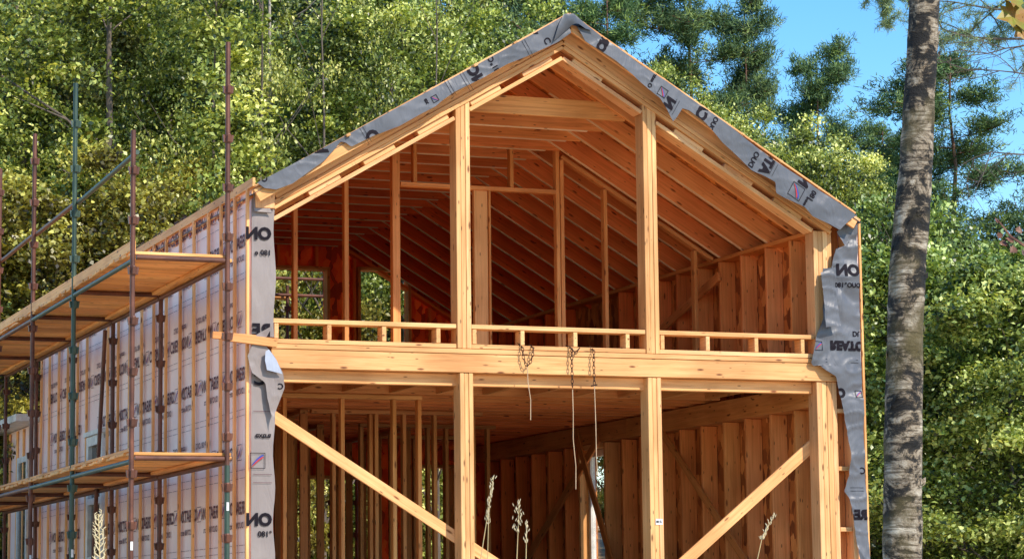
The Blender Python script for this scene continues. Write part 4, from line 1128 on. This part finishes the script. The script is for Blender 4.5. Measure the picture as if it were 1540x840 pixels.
M['autumn'] = newleaf('yellowing maple leaf', (.22, .24, .02), (.30, .14, .02)); M['dryleaf'] = newleaf('dry brown leaf', (.13, .05, .03), (.28, .13, .07))
mb = MB(); org = P(1560, 20, 6)
mb.tube([org, P(1530, 28, 6)], .003, 5)
for (px, py, dx, dz, s) in ((1545, 18, -1, -.25, .085), (1548, 40, -.9, -.6, .05), (1540, 5, -.6, .3, .07), (1552, 30, -.5, -.9, .05)): leafblade(mb, P(px, py, 6), Vector((dx, .1, dz)), s, Vector((.25, -.8, .5)))
for v in mb.v: v -= org
lf = mb.build('maple_sprig', M['autumn'], None, Matrix.Translation(org)); tag(lf, 'yellowing maple leaves hanging into the top right corner', 'leaves')
mb = MB(); org = P(1600, 395, 9); mb.tube([org, P(1545, 372, 9), P(1520, 355, 9), P(1500, 330, 9)], [.006, .005, .004, .002], 5)
for (px, py, dx, dz, s) in ((1525, 362, -1, .3, .034), (1515, 365, -1, -.1, .032), (1532, 350, .3, .9, .028), (1502, 335, -.5, .8, .024), (1528, 372, -.7, -.6, .03), (1537, 375, .5, -.8, .028), (1505, 350, -.3, -.9, .024)): leafblade(mb, P(px, py, 9), Vector((dx, .2, dz)), s, Vector((.2, -.7, .6)))
for v in mb.v: v -= org
lf = mb.build('dry_leaf_sprig', M['dryleaf'], None, Matrix.Translation(org)); tag(lf, 'sprig of small dry brown leaves at the right edge below the twigs', 'leaves')

# ------------------------------------------------------------------ tall grasses in front
def grass(px, py_top, px_base, D_, head, label, lean=0, thick=.013):
    y = ground_dir(px, D_).y; tp_ = at(px, py_top, Y=y); b = at(px_base, 845, Y=y); dirn = (b-tp_).normalized(); 
    gz_ = terrain(b.x, y)-.05; base_ = Vector((b.x+dirn.x*.2, y, gz_))
    m1 = b.lerp(base_, .5)+Vector((0, 0, 0))
    st = MB(); q = [base_, m1, b, b.lerp(tp_, .5)+Vector((lean, 0, 0)), tp_]; st.tube([v-base_ for v in q], [.003, .0024, .0018, .0014, .0009], 5)
    o = st.build('grass_stalk', M['straw'], None, Matrix.Translation(base_), smooth=True); tag(o, label, 'grass stalk')
    hd = MB(); rg_ = random.Random(int(px)); a = q[3]; 
    n = int(head*330)
    for i in range(n):
        t = 1-head/((tp_-a).length)*(i/n); t = max(0, t); c = a.lerp(tp_, t)-base_+Vector((rg_.gauss(0, thick*.45), rg_.gauss(0, thick*.3), 0)); u = Vector((rg_.uniform(-.6, .6), rg_.uniform(-.4, .4), 1)).normalized()
        hd.tube([c, c+u*.006, c+u*.013], [.0006, .0017, .0003], 4, cap=False)
    hd.build('seed_head', M['seed'], o, Matrix.Translation(base_))
grass(742, 718, 722, 8.5, .15, 'thin dry grass stalk leaning right, first one left of the lower left post side', thick=.008)
grass(781, 754, 777, 8.5, .11, 'thick headed dry grass stalk in the middle of three before the open ground floor', thick=.022)
grass(792, 786, 791, 8.5, .08, 'short dry grass stalk right beside the thick headed one', thick=.008)
grass(1163, 775, 1138, 8.5, .13, 'dry grass stalk bending right in front of the ground floor side wall', lean=-.012, thick=.009)
grass(735, 770, 733, 9.5, .05, 'faint low grass stalk behind the leaning one', thick=.005)
# pale branching weed at the lower left
y = ground_dir(150, 8.5).y; tp_ = at(148, 772, Y=y); gz_ = terrain(tp_.x, y); base_ = Vector((at(160, 845, Y=y).x+.02, y, gz_))
st = MB(); top_ = tp_-base_; st.tube([Vector((0, 0, 0)), top_*.5+Vector((.01, 0, 0)), top_], [.005, .004, .002], 5)
hd = MB(); rg_ = random.Random(9)
for i in range(34):
    t = .80+.2*i/34; c = top_*t; sd_ = 1 if i % 2 else -1; ln = .02+.028*(1-(i/34))
    u = Vector((sd_*rg_.uniform(.5, 1), rg_.uniform(-.3, .3), rg_.uniform(.4, 1))).normalized(); m_ = c+u*ln*.6; e = m_+Vector((u.x*.2, 0, 1)).normalized()*ln*.6
    hd.tube([c, m_, e], [.0022, .0026, .001], 5)
    for j in range(3): q_ = m_.lerp(e, j/2); hd.tube([q_, q_+Vector((rg_.uniform(-1, 1), rg_.uniform(-.5, .5), .6)).normalized()*.011], [.0022, .0008], 4)
wd_ = st.build('weed', M['straw'], None, Matrix.Translation(base_)); tag(wd_, 'pale branching dried weed before the membrane wall at the lower left', 'weed')
hd.build('seed_head', M['seed'], wd_, Matrix.Translation(base_))

# ------------------------------------------------------------------ light
w = bpy.data.worlds.new('World'); sc.world = w; w.use_nodes = True; nt = w.node_tree
bg = nt.nodes['Background']; sky = nt.nodes.new('ShaderNodeTexSky'); sky.sky_type = 'NISHITA'; sky.sun_disc = False
EL, AZ = radians(39), radians(24)        # sun in front of the house and to its right
sv = Vector((sin(AZ)*cos(EL), -cos(AZ)*cos(EL), sin(EL)))
sky.sun_elevation = EL; sky.sun_rotation = atan2(sv.x, sv.y); sky.air_density = 1.0; sky.dust_density = .1; sky.ozone_density = 2.0
hs = nt.nodes.new('ShaderNodeHueSaturation'); hs.inputs['Saturation'].default_value = 1.38; hs.inputs['Value'].default_value = 1.6; nt.links.new(sky.outputs[0], hs.inputs['Color']); nt.links.new(hs.outputs[0], bg.inputs[0]); bg.inputs[1].default_value = .15
sd = bpy.data.lights.new('sun', 'SUN'); sd.energy = 5.0; sd.angle = radians(.53); sd.color = (1, .905, .77)
so = bpy.data.objects.new('sun', sd); COL.objects.link(so); so.rotation_euler = sv.to_track_quat('Z', 'Y').to_euler()
sc.view_settings.view_transform = 'Standard'; sc.view_settings.look = 'None'; sc.view_settings.exposure = 0; sc.view_settings.gamma = 1
sc.cycles.max_bounces = 10; sc.cycles.diffuse_bounces = 6; sc.cycles.transparent_max_bounces = 8
sc.render.resolution_x = 1024; sc.render.resolution_y = 558
